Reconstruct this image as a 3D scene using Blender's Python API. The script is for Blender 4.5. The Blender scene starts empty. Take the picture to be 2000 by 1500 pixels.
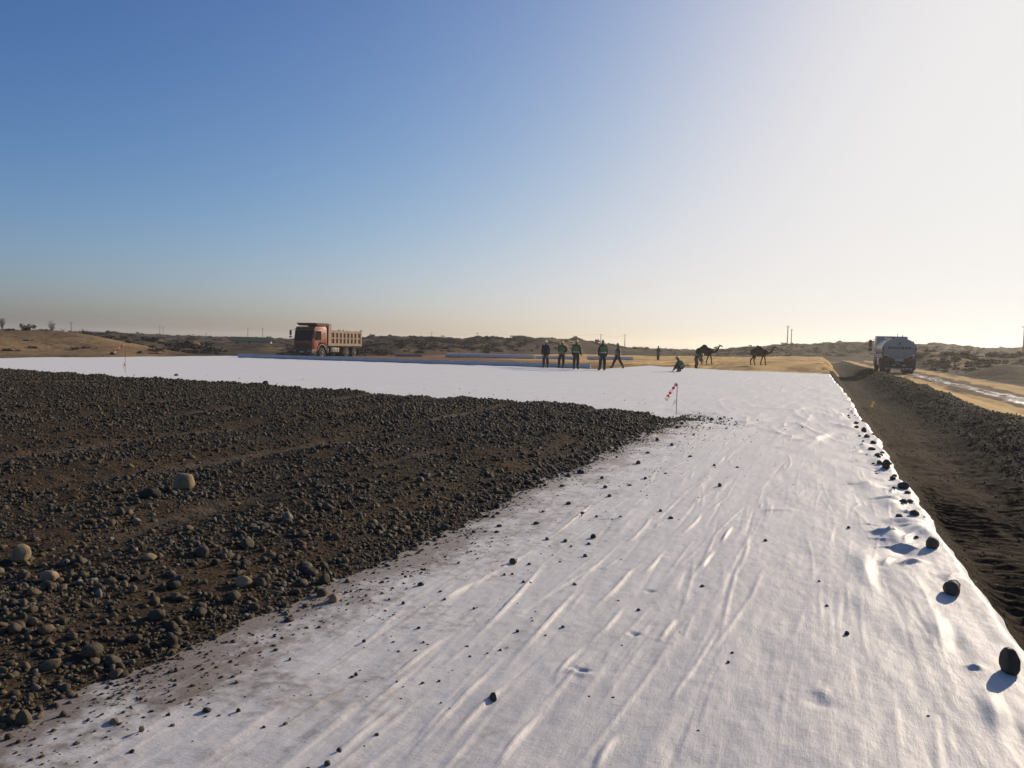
import bpy, bmesh, math, random
import numpy as np
from mathutils import Vector, Matrix, Euler

random.seed(7)
RNG = np.random.default_rng(11)
R = math.radians
C = bpy.context.scene.collection
scene = bpy.context.scene

# ------------------------------------------------------------------ camera, sky, sun, exposure
FPX = 1540.0                      # focal length in pixels of the 2000 px wide photograph
CAM_H = 1.45
YAW, PITCH, ROLL = R(21.3), R(2.86), R(1.43)
cam_data = bpy.data.cameras.new('camera')
cam_data.sensor_width = 36.0
cam_data.lens = 36.0 * FPX / 2000.0
cam_data.clip_start = 0.05
cam_data.clip_end = 9000.0
cam = bpy.data.objects.new('camera', cam_data)
C.objects.link(cam)
CAM_R = (Matrix.Rotation(YAW, 3, 'Z') @ Matrix.Rotation(R(90) - PITCH, 3, 'X') @ Matrix.Rotation(ROLL, 3, 'Z'))
cam.matrix_world = Matrix.Translation((0, 0, CAM_H)) @ CAM_R.to_4x4()
scene.camera = cam

SUN_AZ, SUN_EL = R(22.0), R(18.0)          # azimuth clockwise from the road direction (+Y)
world = bpy.data.worlds.new('World')
scene.world = world
world.use_nodes = True
wn = world.node_tree
wn.nodes.clear()
sky = wn.nodes.new('ShaderNodeTexSky')
sky.sky_type = 'NISHITA'
sky.sun_disc = False
sky.sun_elevation = SUN_EL
sky.sun_rotation = SUN_AZ
sky.altitude = 100
sky.air_density = 0.8
sky.dust_density = 1.8
sky.ozone_density = 4.0
SKY = 0.135
bg = wn.nodes.new('ShaderNodeBackground')
bg.inputs['Strength'].default_value = SKY
wo = wn.nodes.new('ShaderNodeOutputWorld')
hs_ = wn.nodes.new('ShaderNodeHueSaturation'); hs_.inputs['Saturation'].default_value = 1.1
wn.links.new(sky.outputs['Color'], hs_.inputs['Color'])
# the photograph compresses the sky's range: p = (gain * x)^1.3, then p / (1 + (p/w)^2)^(1/2), on every channel, over the whole sky alike
sp_ = wn.nodes.new('ShaderNodeSeparateColor'); cb_ = wn.nodes.new('ShaderNodeCombineColor')
wn.links.new(hs_.outputs[0], sp_.inputs[0])
for ch_, gain_ in enumerate((0.186, 0.166, 0.166)):
    def wm_(op, a, b):
        q = wn.nodes.new('ShaderNodeMath'); q.operation = op
        for v, i in ((a, 0), (b, 1)):
            if hasattr(v, 'node'): wn.links.new(v, q.inputs[i])
            else: q.inputs[i].default_value = v
        return q.outputs[0]
    x_ = wm_('POWER', wm_('MULTIPLY', wm_('MAXIMUM', sp_.outputs[ch_], 0.0), gain_), 1.3)
    y_ = wm_('DIVIDE', x_, wm_('POWER', wm_('ADD', wm_('POWER', wm_('DIVIDE', x_, 0.84), 2.0), 1.0), 0.5))
    wn.links.new(wm_('DIVIDE', y_, SKY * 1.149), cb_.inputs[ch_])
wn.links.new(cb_.outputs[0], bg.inputs['Color'])
wn.links.new(bg.outputs[0], wo.inputs['Surface'])

sun_data = bpy.data.lights.new('sun', 'SUN')
sun_data.energy = 4.5
sun_data.angle = R(0.53)
sun_data.color = (1.0, 0.84, 0.64)
sun = bpy.data.objects.new('sun', sun_data)
C.objects.link(sun)
sun_vec = Vector((math.sin(SUN_AZ) * math.cos(SUN_EL), math.cos(SUN_AZ) * math.cos(SUN_EL), math.sin(SUN_EL)))
sun.rotation_euler = sun_vec.to_track_quat('Z', 'Y').to_euler()
sun.location = sun_vec * 50

scene.view_settings.view_transform = 'Standard'
scene.view_settings.look = 'None'
scene.view_settings.exposure = 0.2
scene.view_settings.gamma = 1.0
scene.view_settings.use_curve_mapping = False
scene.cycles.use_denoising = True
scene.cycles.max_bounces = 6
scene.cycles.volume_bounces = 0
scene.cycles.caustics_reflective = False
scene.cycles.caustics_refractive = False

# ------------------------------------------------------------------ small helpers
def at(px, py, z=0.0):
    """ground point that the photograph shows at pixel (px, py) when it lies at height z"""
    v = CAM_R @ Vector(((px - 1000) / FPX, (750 - py) / FPX, -1))
    t = (z - CAM_H) / v.z
    return Vector((v.x * t, v.y * t, z))

def hor(px):
    return 664 + 0.025 * (px - 640)

def bearing(px, d, z=0.0):
    """point at forward distance d on the bearing of column px"""
    v = CAM_R @ Vector(((px - 1000) / FPX, (750 - hor(px)) / FPX, -1))
    k = d / (-v.x * math.sin(YAW) + v.y * math.cos(YAW))
    return Vector((v.x * k, v.y * k, z))

def proj(P):
    """world points (N,3) -> photograph pixels"""
    M = np.array(CAM_R)
    q = (P - np.array([0, 0, CAM_H])) @ M
    w = np.maximum(-q[:, 2], 1e-6)
    return 1000 + FPX * q[:, 0] / w, 750 - FPX * q[:, 1] / w, -q[:, 2]

_perm = np.random.default_rng(5).permutation(4096)
_gr = np.random.default_rng(6).uniform(0, 2 * math.pi, 4096)
_gx, _gy = np.cos(_gr), np.sin(_gr)
def perlin(x, y, seed=0):
    x = np.asarray(x, float) + seed * 17.31
    y = np.asarray(y, float) - seed * 9.17
    xi = np.floor(x).astype(np.int64); yi = np.floor(y).astype(np.int64)
    fx = x - xi; fy = y - yi
    u = fx * fx * fx * (fx * (fx * 6 - 15) + 10); v = fy * fy * fy * (fy * (fy * 6 - 15) + 10)
    def g(ix, iy, dx, dy):
        h = _perm[(_perm[ix & 4095] + iy) & 4095]
        return _gx[h] * dx + _gy[h] * dy
    a = g(xi, yi, fx, fy); b = g(xi + 1, yi, fx - 1, fy)
    c = g(xi, yi + 1, fx, fy - 1); d = g(xi + 1, yi + 1, fx - 1, fy - 1)
    return ((a + u * (b - a)) * (1 - v) + (c + u * (d - c)) * v) * 1.5

def fbm(x, y, seed=0, octaves=4, gain=0.5):
    s = 0; a = 1; f = 1
    for o in range(octaves):
        s = s + a * perlin(x * f, y * f, seed + o * 3)
        a *= gain; f *= 2.03
    return s

def sst(a, b, x):
    t = np.clip((x - a) / (b - a), 0, 1)
    return t * t * (3 - 2 * t)

def tag(o, label=None, cat=None, group=None, kind=None):
    if label: o['label'] = label
    if cat: o['category'] = cat
    if group: o['group'] = group
    if kind: o['kind'] = kind
    return o

def empty(name, loc=(0, 0, 0), rz=0.0):
    o = bpy.data.objects.new(name, None)
    o.empty_display_size = 0.2
    o.location = loc
    o.rotation_euler = (0, 0, rz)
    C.objects.link(o)
    return o

def link_mesh(name, me, parent=None, mats=()):
    for m in mats: me.materials.append(m)
    o = bpy.data.objects.new(name, me)
    C.objects.link(o)
    if parent: o.parent = parent
    return o

def np_mesh(name, co, faces, smooth=True):
    me = bpy.data.meshes.new(name)
    co = np.ascontiguousarray(co, dtype=np.float32); faces = np.ascontiguousarray(faces, dtype=np.int32)
    nv, nf, k = len(co), len(faces), faces.shape[1]
    me.vertices.add(nv); me.vertices.foreach_set('co', co.ravel())
    me.loops.add(nf * k); me.loops.foreach_set('vertex_index', faces.ravel())
    me.polygons.add(nf)
    me.polygons.foreach_set('loop_start', np.arange(0, nf * k, k, dtype=np.int32))
    me.polygons.foreach_set('loop_total', np.full(nf, k, dtype=np.int32))
    me.polygons.foreach_set('use_smooth', np.full(nf, smooth, dtype=bool))
    me.update(calc_edges=True)
    me.validate()
    return me

def grid_faces(nx, ny):
    i = np.arange(nx - 1)[None, :] + np.arange(ny - 1)[:, None] * nx
    i = i.ravel()
    return np.stack([i, i + 1, i + nx + 1, i + nx], 1)

def spaced(a, b, s0, grow=1.0, smax=1e9):
    """coordinates from a to b with a first step s0 that grows by the factor grow"""
    out = [a]; s = s0
    sg = 1 if b > a else -1
    while (b - out[-1]) * sg > s:
        out.append(out[-1] + sg * s); s = min(s * grow, smax)
    out.append(b)
    return np.array(out)

def fattr(me, name, vals):
    a = me.attributes.new(name, 'FLOAT', 'POINT')
    a.data.foreach_set('value', np.ascontiguousarray(vals, dtype=np.float32))

class MB:
    """collects shapes, links them as one mesh object"""
    def __init__(self): self.bm = bmesh.new()
    def box(self, x0, x1, y0, y1, z0, z1, bev=0.0):
        t = bmesh.new()
        bmesh.ops.create_cube(t, size=1)
        for v in t.verts:
            v.co = ((x0 + x1) / 2 + v.co.x * (x1 - x0), (y0 + y1) / 2 + v.co.y * (y1 - y0), (z0 + z1) / 2 + v.co.z * (z1 - z0))
        if bev: bmesh.ops.bevel(t, geom=t.edges[:], offset=bev, segments=2, affect='EDGES', profile=0.6)
        return self.add(t)
    def add(self, t, mat=None):
        me = bpy.data.meshes.new('tmp')
        if mat is not None: bmesh.ops.transform(t, matrix=mat, verts=t.verts[:])
        t.to_mesh(me); t.free(); self.bm.from_mesh(me); bpy.data.meshes.remove(me)
        return self
    def prism(self, pts, y0, y1, axis='y', bev=0.0):
        """polygon pts (a,b) extruded along an axis: y -> (x,z), x -> (y,z), z -> (x,y)"""
        t = bmesh.new()
        f = {'y': lambda a, b, c: (a, c, b), 'x': lambda a, b, c: (c, a, b), 'z': lambda a, b, c: (a, b, c)}[axis]
        v0 = [t.verts.new(f(a, b, y0)) for a, b in pts]; v1 = [t.verts.new(f(a, b, y1)) for a, b in pts]
        n = len(pts)
        t.faces.new(v0); t.faces.new(v1[::-1])
        for i in range(n): t.faces.new((v0[i], v0[(i + 1) % n], v1[(i + 1) % n], v1[i]))
        bmesh.ops.recalc_face_normals(t, faces=t.faces[:])
        if bev: bmesh.ops.bevel(t, geom=t.edges[:], offset=bev, segments=2, affect='EDGES', profile=0.6)
        return self.add(t)
    def tube(self, pts, r, seg=8, r1=None, cap=True):
        pts = [Vector(p) for p in pts]; n = len(pts)
        rs = r if isinstance(r, (list, tuple)) else [r + ((r1 if r1 is not None else r) - r) * i / max(1, n - 1) for i in range(n)]
        t = bmesh.new(); rings = []
        up = Vector((0, 0, 1)); prev = None
        for i, p in enumerate(pts):
            d = (pts[min(i + 1, n - 1)] - pts[max(i - 1, 0)]).normalized()
            a = d.cross(up if abs(d.z) < 0.95 else Vector((1, 0, 0))).normalized() if prev is None else (prev - d * prev.dot(d)).normalized()
            prev = a; b = d.cross(a)
            rings.append([t.verts.new(p + (a * math.cos(2 * math.pi * k / seg) + b * math.sin(2 * math.pi * k / seg)) * rs[i]) for k in range(seg)])
        for i in range(n - 1):
            for k in range(seg): t.faces.new((rings[i][k], rings[i][(k + 1) % seg], rings[i + 1][(k + 1) % seg], rings[i + 1][k]))
        if cap: t.faces.new(rings[0][::-1]); t.faces.new(rings[-1])
        bmesh.ops.recalc_face_normals(t, faces=t.faces[:])
        return self.add(t)
    def lathe(self, prof, mat=None, seg=24, sy=1.0):
        """profile (radius, height) revolved about local z"""
        t = bmesh.new(); rings = []
        for r, h in prof:
            rings.append([t.verts.new((r * math.cos(2 * math.pi * k / seg), r * sy * math.sin(2 * math.pi * k / seg), h)) for k in range(seg)] if r > 1e-6 else [t.verts.new((0, 0, h))])
        for a, b in zip(rings, rings[1:]):
            for k in range(seg):
                q = [a[k % len(a)], a[(k + 1) % len(a)], b[(k + 1) % len(b)], b[k % len(b)]]
                q = list(dict.fromkeys(q))
                if len(q) > 2: t.faces.new(q)
        for ring, rev in ((rings[0], True), (rings[-1], False)):
            if len(ring) > 2: t.faces.new(ring[::-1] if rev else ring)
        bmesh.ops.recalc_face_normals(t, faces=t.faces[:])
        return self.add(t, mat)
    def blob(self, c, r, sub=2):
        t = bmesh.new(); bmesh.ops.create_icosphere(t, subdivisions=sub, radius=1)
        r = (r, r, r) if not isinstance(r, (tuple, list)) else r
        return self.add(t, Matrix.Translation(c) @ Matrix.Diagonal((*r, 1)))
    def build(self, name, m, parent=None, smooth=None):
        me = bpy.data.meshes.new(name)
        self.bm.to_mesh(me); self.bm.free()
        if smooth is not None:
            me.polygons.foreach_set('use_smooth', np.ones(len(me.polygons), dtype=bool))
            me.set_sharp_from_angle(angle=R(smooth))
        return link_mesh(name, me, parent, (m,) if m else ())

# ------------------------------------------------------------------ materials
class NT:
    def __init__(self, name):
        self.m = bpy.data.materials.new(name); self.m.use_nodes = True
        self.t = self.m.node_tree; self.p = self.t.nodes['Principled BSDF']
    def n(self, kind, **kw):
        o = self.t.nodes.new(kind)
        for k, v in kw.items():
            if k in o.inputs: o.inputs[k].default_value = v
            else: setattr(o, k, v)
        return o
    def l(self, a, b): self.t.links.new(a, b)
    def val(self, v, sock):
        if hasattr(v, 'node'): self.l(v, sock)
        else: sock.default_value = v
    def noise(self, vec=None, scale=5.0, detail=4.0, rough=0.55):
        o = self.n('ShaderNodeTexNoise'); o.inputs['Scale'].default_value = scale; o.inputs['Detail'].default_value = detail; o.inputs['Roughness'].default_value = rough
        if vec is not None: self.l(vec, o.inputs['Vector'])
        return o.outputs['Fac']
    def rng(self, v, a, b, c=0.0, d=1.0):
        o = self.n('ShaderNodeMapRange'); o.interpolation_type = 'SMOOTHSTEP'
        self.val(v, o.inputs['Value'])
        for k, x in zip(('From Min', 'From Max', 'To Min', 'To Max'), (a, b, c, d)): o.inputs[k].default_value = x
        return o.outputs['Result']
    def math(self, op, a, b=0.0):
        o = self.n('ShaderNodeMath'); o.operation = op
        self.val(a, o.inputs[0]); self.val(b, o.inputs[1])
        return o.outputs[0]
    def mix(self, f, a, b):
        o = self.n('ShaderNodeMix'); o.data_type = 'RGBA'
        self.val(f, o.inputs[0])
        for v, s in ((a, o.inputs[6]), (b, o.inputs[7])):
            if hasattr(v, 'node'): self.l(v, s)
            else: s.default_value = (*v, 1)
        return o.outputs[2]
    def attr(self, name, inst=False):
        o = self.n('ShaderNodeAttribute'); o.attribute_name = name
        if inst: o.attribute_type = 'INSTANCER'
        return o.outputs['Fac']
    def pos(self):
        return self.n('ShaderNodeNewGeometry').outputs['Position']
    def objco(self):
        return self.n('ShaderNodeTexCoord').outputs['Object']
    def scaled(self, v, s):
        o = self.n('ShaderNodeVectorMath'); o.operation = 'MULTIPLY'; self.l(v, o.inputs[0]); o.inputs[1].default_value = s
        return o.outputs[0]
    def bump(self, h, dist, strength=1.0, prev=None):
        o = self.n('ShaderNodeBump'); o.inputs['Distance'].default_value = dist; o.inputs['Strength'].default_value = strength
        self.l(h, o.inputs['Height'])
        if prev is not None: self.l(prev, o.inputs['Normal'])
        return o.outputs['Normal']
    def out(self, col=None, rough=None, normal=None, spec=None, metal=None):
        for v, k in ((col, 'Base Color'), (rough, 'Roughness'), (spec, 'Specular IOR Level'), (metal, 'Metallic')):
            if v is None: continue
            if hasattr(v, 'node'): self.l(v, self.p.inputs[k])
            else: self.p.inputs[k].default_value = (*v, 1) if isinstance(v, tuple) else v
        if normal is not None: self.l(normal, self.p.inputs['Normal'])
        return self.m

def paint(name, col, rough=0.5, dust=0.3, dust_col=(0.22, 0.17, 0.12), scale=3.0, metal=0.0, spec=0.5, bump=0.0):
    """painted or plain material with uneven dust and wear"""
    t = NT(name); v = t.objco()
    a = t.noise(v, scale, 5, 0.6); b = t.noise(v, scale * 6, 3)
    f = t.math('MULTIPLY', t.rng(a, 0.35, 0.75), dust)
    c = t.mix(f, col, dust_col)
    c = t.mix(t.rng(b, 0.3, 0.8, 0, 0.35), c, tuple(x * 0.72 for x in col))
    n = t.bump(b, bump) if bump else None
    return t.out(c, t.rng(a, 0.3, 0.8, rough, min(1, rough + 0.25)), n, spec, metal)

# ------------------------------------------------------------------ terrain
def polar(x, y):
    d = -x * math.sin(YAW) + y * math.cos(YAW)
    l = x * math.cos(YAW) + y * math.sin(YAW)
    # column of the photograph in which a far thing on this bearing stands
    k = np.where(d > 1, l / np.maximum(d, 1), 0)
    px = 1000 + FPX * k * 1.0012 + 2.0
    return d, l, px

RIDGES = [
    # (distance, near width, far width, [(column, height of the crest above the camera in pixels there)])
    (75, 13, 16, [(-700, 18), (-300, 16), (-100, 12.5), (0, 10.5), (40, 9.5), (90, 7), (130, 4), (170, 0), (210, -6), (250, -14), (310, -24), (400, -40)]),
    (115, 20, 25, [(60, -30), (140, -6), (230, -2), (290, -8), (345, -22), (400, -26), (540, -24), (640, -18), (760, -11), (900, -8), (1000, -10), (1120, -14), (1230, -22), (1300, -30)]),
    (300, 90, 200, [(-900, 2), (200, 2), (300, 0.5), (420, -1), (560, -1.5), (700, -1), (900, 0), (1200, -2), (1300, -3.5), (1420, -3.5), (1600, 0), (1700, 3), (2000, 4), (3200, 4)]),
    (170, 34, 40, [(620, -16), (690, 0), (715, 5), (760, 6.5), (800, 8.5), (850, 8), (900, 9), (950, 9.5), (1000, 9.5), (1050, 10.5), (1075, 13), (1120, 14), (1160, 11.5), (1200, 8), (1225, 4), (1250, -1), (1280, -4), (1320, -12), (1380, -20)]),
    (235, 60, 80, [(1330, -12), (1380, -3), (1420, 0.5), (1450, 3), (1480, 6.5), (1520, 11), (1560, 12.5), (1600, 15.5), (1650, 19.5), (1690, 19), (1740, 18), (1800, 19.5), (1830, 21), (1870, 19), (1920, 15.5), (1960, 16), (2050, 17), (2300, 16), (3000, 14)]),
    (105, 18, 30, [(1560, -25), (1620, -9), (1670, -2), (1700, 0), (1740, -3), (1790, 1), (1840, 3.5), (1880, 1), (1930, -1), (2000, -2), (2200, 2), (2600, 0)]),
    (60, 12, 14, [(1780, -36), (1850, -24), (1920, -17), (1990, -12), (2100, -8), (2400, -4)]),
]
def corridor(x, y):
    """1 inside the levelled strip of the works, 0 outside"""
    a = sst(-52, -44, x) * (1 - sst(9.0, 13.0, x))
    return a * (1 - sst(140, 195, y))

def ground_z(x, y):
    x = np.asarray(x, float); y = np.asarray(y, float)
    d, l, px = polar(x, y)
    base = -0.40 + 0.16 * fbm(x / 19, y / 19, 3, 4) + 0.05 * fbm(x / 3.1, y / 3.1, 8, 3)
    z = base
    for i, (d0, w0, w1, prof) in enumerate(RIDGES):
        cols = [p[0] for p in prof]; hs = [p[1] for p in prof]
        off = 0.25 * d0 * 0.35 * perlin(px / 330, px * 0 + i, 40 + i)          # ridge lines wander
        dd = d0 + off
        H = CAM_H + np.interp(px, cols, hs) * d0 / FPX
        w = np.where(d < dd, w0, w1)
        s = np.exp(-((d - dd) / w) ** 2 * 1.4)
        rough = 1 + 0.16 * fbm(x / 15, y / 15, 20 + i, 4)
        zz = base + np.maximum(H - base, 0) * s * rough * 0.97
        z = np.maximum(z, zz)
    hum = np.maximum(fbm(x / 6.5, y / 6.5, 60, 3), 0) * 0.75 * sst(70, 120, d)   # hummocks of the scrub
    z = z + hum * (1 - corridor(x, y))
    c = corridor(x, y)
    z = z * (1 - c) + (-0.34) * c
    z = z - 1.1 * sst(-3.5, -2, x) * (1 - sst(5.5, 7.5, x)) * (1 - sst(140, 165, y))  # under ditch, berm and road
    z = z - 0.0
    z = z - 25 * sst(1500, 2600, np.hypot(x, y)) - 3.0 * sst(420, 1400, d)
    return np.where(d < 1, np.minimum(z, 1.0), z)

dd_ = np.concatenate([-spaced(0, 300, 12, 1.25, 60)[::-1][:-1], spaced(0, 45, 4), spaced(45, 130, 0.62)[1:], spaced(130, 330, 0.9, 1.006, 3)[1:], spaced(330, 3000, 4, 1.09, 160)[1:]])
ll_ = np.concatenate([-spaced(110, 3000, 1.0, 1.045, 160)[::-1][:-1], spaced(-110, 190, 0.75)[:-1], spaced(190, 3000, 1.0, 1.06, 160)])
D_, L_ = np.meshgrid(dd_, ll_, indexing='ij')
gx = (L_ * math.cos(YAW) - D_ * math.sin(YAW)).ravel(); gy = (L_ * math.sin(YAW) + D_ * math.cos(YAW)).ravel()
gz = ground_z(gx, gy)
gme = np_mesh('ground', np.stack([gx, gy, gz], 1), grid_faces(len(ll_), len(dd_)))
_d, _l, _px = polar(gx, gy)
sandy = sst(460, 200, _px) * sst(95, 80, _d) + 0.55 * sst(0.0, 0.5, fbm(gx / 22, gy / 22, 71, 3)) + 0.28 * sst(1750, 1850, _px) * sst(130, 90, _d)
sandy = sandy - 0.5 * sst(330, 420, _px) * sst(75, 68, _d) * sst(700, 560, _px)
sandy = sandy - 0.7 * sst(9, 11, gx) * sst(90, 75, gy) * sst(1000, 1400, _px)
fattr(gme, 'sandy', np.clip(sandy, 0, 1))
t = NT('desert_soil'); v = t.pos()
n1 = t.noise(v, 0.09, 6, 0.62); n2 = t.noise(v, 0.8, 6, 0.65); n3 = t.noise(v, 5.0, 4)
f = t.math('ADD', t.attr('sandy'), t.rng(n2, 0.3, 0.75, -0.3, 0.3))
c = t.mix(t.rng(f, 0.1, 0.8), (0.085, 0.066, 0.048), (0.36, 0.235, 0.115))
c = t.mix(t.rng(n1, 0.42, 0.66, 0, 0.75), c, (0.06, 0.05, 0.04))
c = t.mix(t.rng(n3, 0.3, 0.75, 0, 0.4), c, (0.17, 0.135, 0.095))
w = t.n('ShaderNodeTexWave'); w.inputs['Scale'].default_value = 0.75; w.inputs['Distortion'].default_value = 3.0; w.inputs['Detail'].default_value = 2; w.bands_direction = 'X'
t.l(v, w.inputs['Vector'])
rip = t.math('MULTIPLY', w.outputs['Fac'], t.math('MULTIPLY', t.attr('sandy'), t.rng(n1, 0.35, 0.6, 1, 0)))
nb = t.bump(rip, 0.06, 1.0); nb = t.bump(n2, 0.35, 0.8, nb)
gmat = t.out(c, 0.95, nb, 0.02)
gobj = link_mesh('ground', gme, None, (gmat,)); tag(gobj, kind='structure')

# ------------------------------------------------------------------ sand bed beyond the sheet (road bed not yet covered)
ys = spaced(44, 190, 0.22, 1.02, 2.0); xs = np.concatenate([spaced(-45.5, -20, 0.5), spaced(-20, 1.6, 0.16)[1:]])
X, Y = np.meshgrid(xs, ys)
def sand_z(x, y):
    e = 0.05 + 0.8 * perlin(y / 4.0, y * 0, 80) + 0.4 * perlin(y / 1.1, y * 0, 81) + 0.2 * perlin(x / 0.5, y / 0.5, 83)
    hump = 0.42 * sst(69, 82, y + 0.35 * (x + 9)) * sst(-16, -4, x) + 0.12 * sst(64, 67, y) * sst(-26, -14, x)
    z = -0.10 + hump + 0.05 * fbm(x / 4, y / 4, 82, 4) + 0.03 * fbm(x / 0.9, y / 0.9, 84, 3) * sst(120, 60, y)
    for k, x0 in enumerate((-9.6, -7.7, -15.2, -17.2, -24.0, -26.0)):               # wheel tracks
        xx = x0 + 1.6 * perlin(y / 30, y * 0 + k // 2, 85)
        z = z - 0.07 * np.exp(-((x - xx) / 0.28) ** 2) + 0.04 * np.exp(-((np.abs(x - xx) - 0.5) / 0.2) ** 2)
    z = z - 1.0 * sst(e, e + 1.1, x) - 0.9 * sst(-43.5, -45.3, x)
    return z
co = np.stack([X, Y, sand_z(X, Y)], -1).reshape(-1, 3)
me = np_mesh('sand_bed', co, grid_faces(len(xs), len(ys)))
t = NT('yellow_sand'); v = t.pos()
a = t.noise(t.scaled(v, (0.35, 0.10, 0.3)), 1.0, 6, 0.6); b = t.noise(v, 2.5, 6, 0.65); s = t.n('ShaderNodeSeparateXYZ'); t.l(v, s.inputs[0])
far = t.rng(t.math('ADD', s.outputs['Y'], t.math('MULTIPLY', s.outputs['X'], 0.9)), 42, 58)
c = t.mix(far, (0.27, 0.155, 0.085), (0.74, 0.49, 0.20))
c = t.mix(t.rng(a, 0.4, 0.68, 0, 0.75), c, (0.20, 0.13, 0.075))
c = t.mix(t.rng(b, 0.5, 0.75, 0, 0.35), c, (0.20, 0.14, 0.085))
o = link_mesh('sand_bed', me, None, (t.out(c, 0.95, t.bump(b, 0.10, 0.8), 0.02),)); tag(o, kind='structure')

# ------------------------------------------------------------------ ditch and earth berm right of the sheet
def edge_x(y):
    """right-hand edge of the sheet"""
    y = np.asarray(y, float)
    return np.interp(y, [-5, 8, 16, 20, 33, 58], [1.03, 1.01, 1.0, 0.95, 0.90, 0.62]) + 0.045 * perlin(y / 0.9, y * 0, 90) + 0.05 * perlin(y / 3.3, y * 0, 91) + 0.018 * perlin(y / 0.27, y * 0, 92)

def berm_z(x, y):
    wob = 0.25 * perlin(y / 4.5, y * 0, 95)
    crest_x = 4.25 + wob
    floor = -0.58 + 0.05 * fbm(x / 1.3, y / 2.2, 96, 3)
    bank = sst(0.95, 1.5, x)
    z = -0.115 * (1 - bank) + floor * bank
    up = sst(2.2 + 0.5 * wob, 4.1 + wob, x)
    H = -0.05 + 0.10 * fbm(y / 2.3, y * 0, 97, 3) - 0.18 * sst(95, 140, y) + 0.10 * sst(26, 40, y) * sst(95, 70, y)
    z = z * (1 - up) + H * up
    z = z - (H + 0.30) * sst(crest_x + 0.1, crest_x + 0.85, x)
    clod = np.abs(fbm(x / 0.42, y / 0.42, 98, 4)) * 0.065 + 0.028 * fbm(x / 0.12, y / 0.12, 99, 2)
    z = z + clod * (0.15 + 0.85 * up)
    # tread ridges pressed across the ditch floor by machine tracks
    ph = y / 0.17 + 1.3 * perlin(x / 0.7, y / 0.8, 101) + 0.9 * x
    tr = (np.sin(ph * 2 * math.pi) * 0.5 + 0.5) ** 2
    tm = sst(1.0, 1.35, x) * (1 - sst(2.5, 3.2, x)) * (0.45 + 0.55 * sst(-0.2, 0.4, perlin(x / 0.9, y / 1.6, 102)))
    z = z + tr * 0.04 * tm * sst(22, 12, y) + 0.022 * fbm(x / 0.22, y / 0.16, 103, 3) * tm
    return z
xs = np.concatenate([spaced(0.2, 3.4, 0.028), spaced(3.4, 5.3, 0.04)[1:]]); ys = np.concatenate([spaced(-3, 12, 0.032), spaced(12, 168, 0.034, 1.02, 1.2)[1:]])
X, Y = np.meshgrid(xs, ys)
co = np.stack([X, Y, berm_z(X, Y)], -1).reshape(-1, 3)
me = np_mesh('earth_berm', co, grid_faces(len(xs), len(ys)))
t = NT('dark_earth'); v = t.pos()
s = t.n('ShaderNodeSeparateXYZ'); t.l(v, s.inputs[0])
b = t.noise(v, 3.0, 6, 0.65); a = t.noise(v, 0.7, 4); g = t.noise(v, 40, 3)
ch = t.rng(t.math('ADD', t.math('ADD', s.outputs['X'], t.rng(s.outputs['Y'], 30, 62, 0, 3.0)), t.rng(a, 0.3, 0.7, -0.7, 0.7)), 2.0, 3.2)
c = t.mix(ch, (0.040, 0.027, 0.017), (0.018, 0.016, 0.014))
c = t.mix(t.rng(b, 0.45, 0.75, 0, 0.6), c, (0.022, 0.018, 0.014))
c = t.mix(t.rng(g, 0.58, 0.82, 0, 0.4), c, (0.08, 0.064, 0.048))
bmat = t.out(c, 0.93, t.bump(g, 0.012, 0.8, t.bump(b, 0.05, 0.7)), 0.02)
o = link_mesh('ditch_and_berm', me, None, (bmat,)); tag(o, kind='structure')

# ------------------------------------------------------------------ haul road with wet wheel tracks
def road_cx(y): return 2.2 * sst(95, 260, y) ** 2 * -1.0
def road_z(x, y):
    z = -0.13 + 0.03 * fbm(x / 1.5, y / 6, 110, 3) + 0.02 * fbm(x / 0.35, y / 0.9, 112, 3)
    for x0, dp in ((5.55, 0.05), (6.95, 0.07), (7.55, 0.05), (8.15, 0.03)):
        z = z - dp * np.exp(-((x - x0 - 0.12 * perlin(y / 9, y * 0 + x0, 113)) / 0.24) ** 2)
    return z + 0.10 * sst(8.5, 9.4, x) - 0.25 * sst(9.7, 10.6, x)
xs = spaced(4.7, 10.7, 0.07); ys = spaced(2, 330, 0.10, 1.012, 2.5)
X, Y = np.meshgrid(xs, ys)
Z = road_z(X, Y)
me = np_mesh('haul_road', np.stack([X + road_cx(Y), Y, Z], -1).reshape(-1, 3), grid_faces(len(xs), len(ys)))
fattr(me, 'across', X.ravel())
t = NT('road_dirt'); v = t.pos(); x = t.attr('across')
s = t.n('ShaderNodeSeparateXYZ'); t.l(v, s.inputs[0])
a = t.noise(t.scaled(v, (1.0, 0.12, 1)), 1.3, 5, 0.6); b = t.noise(v, 6, 5, 0.6); k = t.noise(t.scaled(v, (1, 0.35, 1)), 2.2, 5, 0.7)
xn = t.math('ADD', x, t.rng(a, 0.3, 0.7, -0.35, 0.35))
sandm = t.math('ADD', t.rng(xn, 6.15, 5.8), t.rng(xn, 8.25, 8.6))
c = t.mix(sandm, (0.105, 0.066, 0.043), (0.72, 0.48, 0.19))
c = t.mix(t.rng(b, 0.45, 0.75, 0, 0.35), c, (0.17, 0.115, 0.075))
c = t.mix(t.rng(xn, 9.1, 9.6), c, (0.09, 0.075, 0.06))
wet = t.math('MULTIPLY', t.math('MULTIPLY', t.rng(xn, 6.4, 6.75), t.rng(xn, 7.75, 7.3)), t.rng(s.outputs['Y'], 78, 66))
pud = t.math('MULTIPLY', wet, t.rng(k, 0.42, 0.58))
c = t.mix(t.math('MULTIPLY', wet, 0.6), c, (0.06, 0.045, 0.035))
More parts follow.
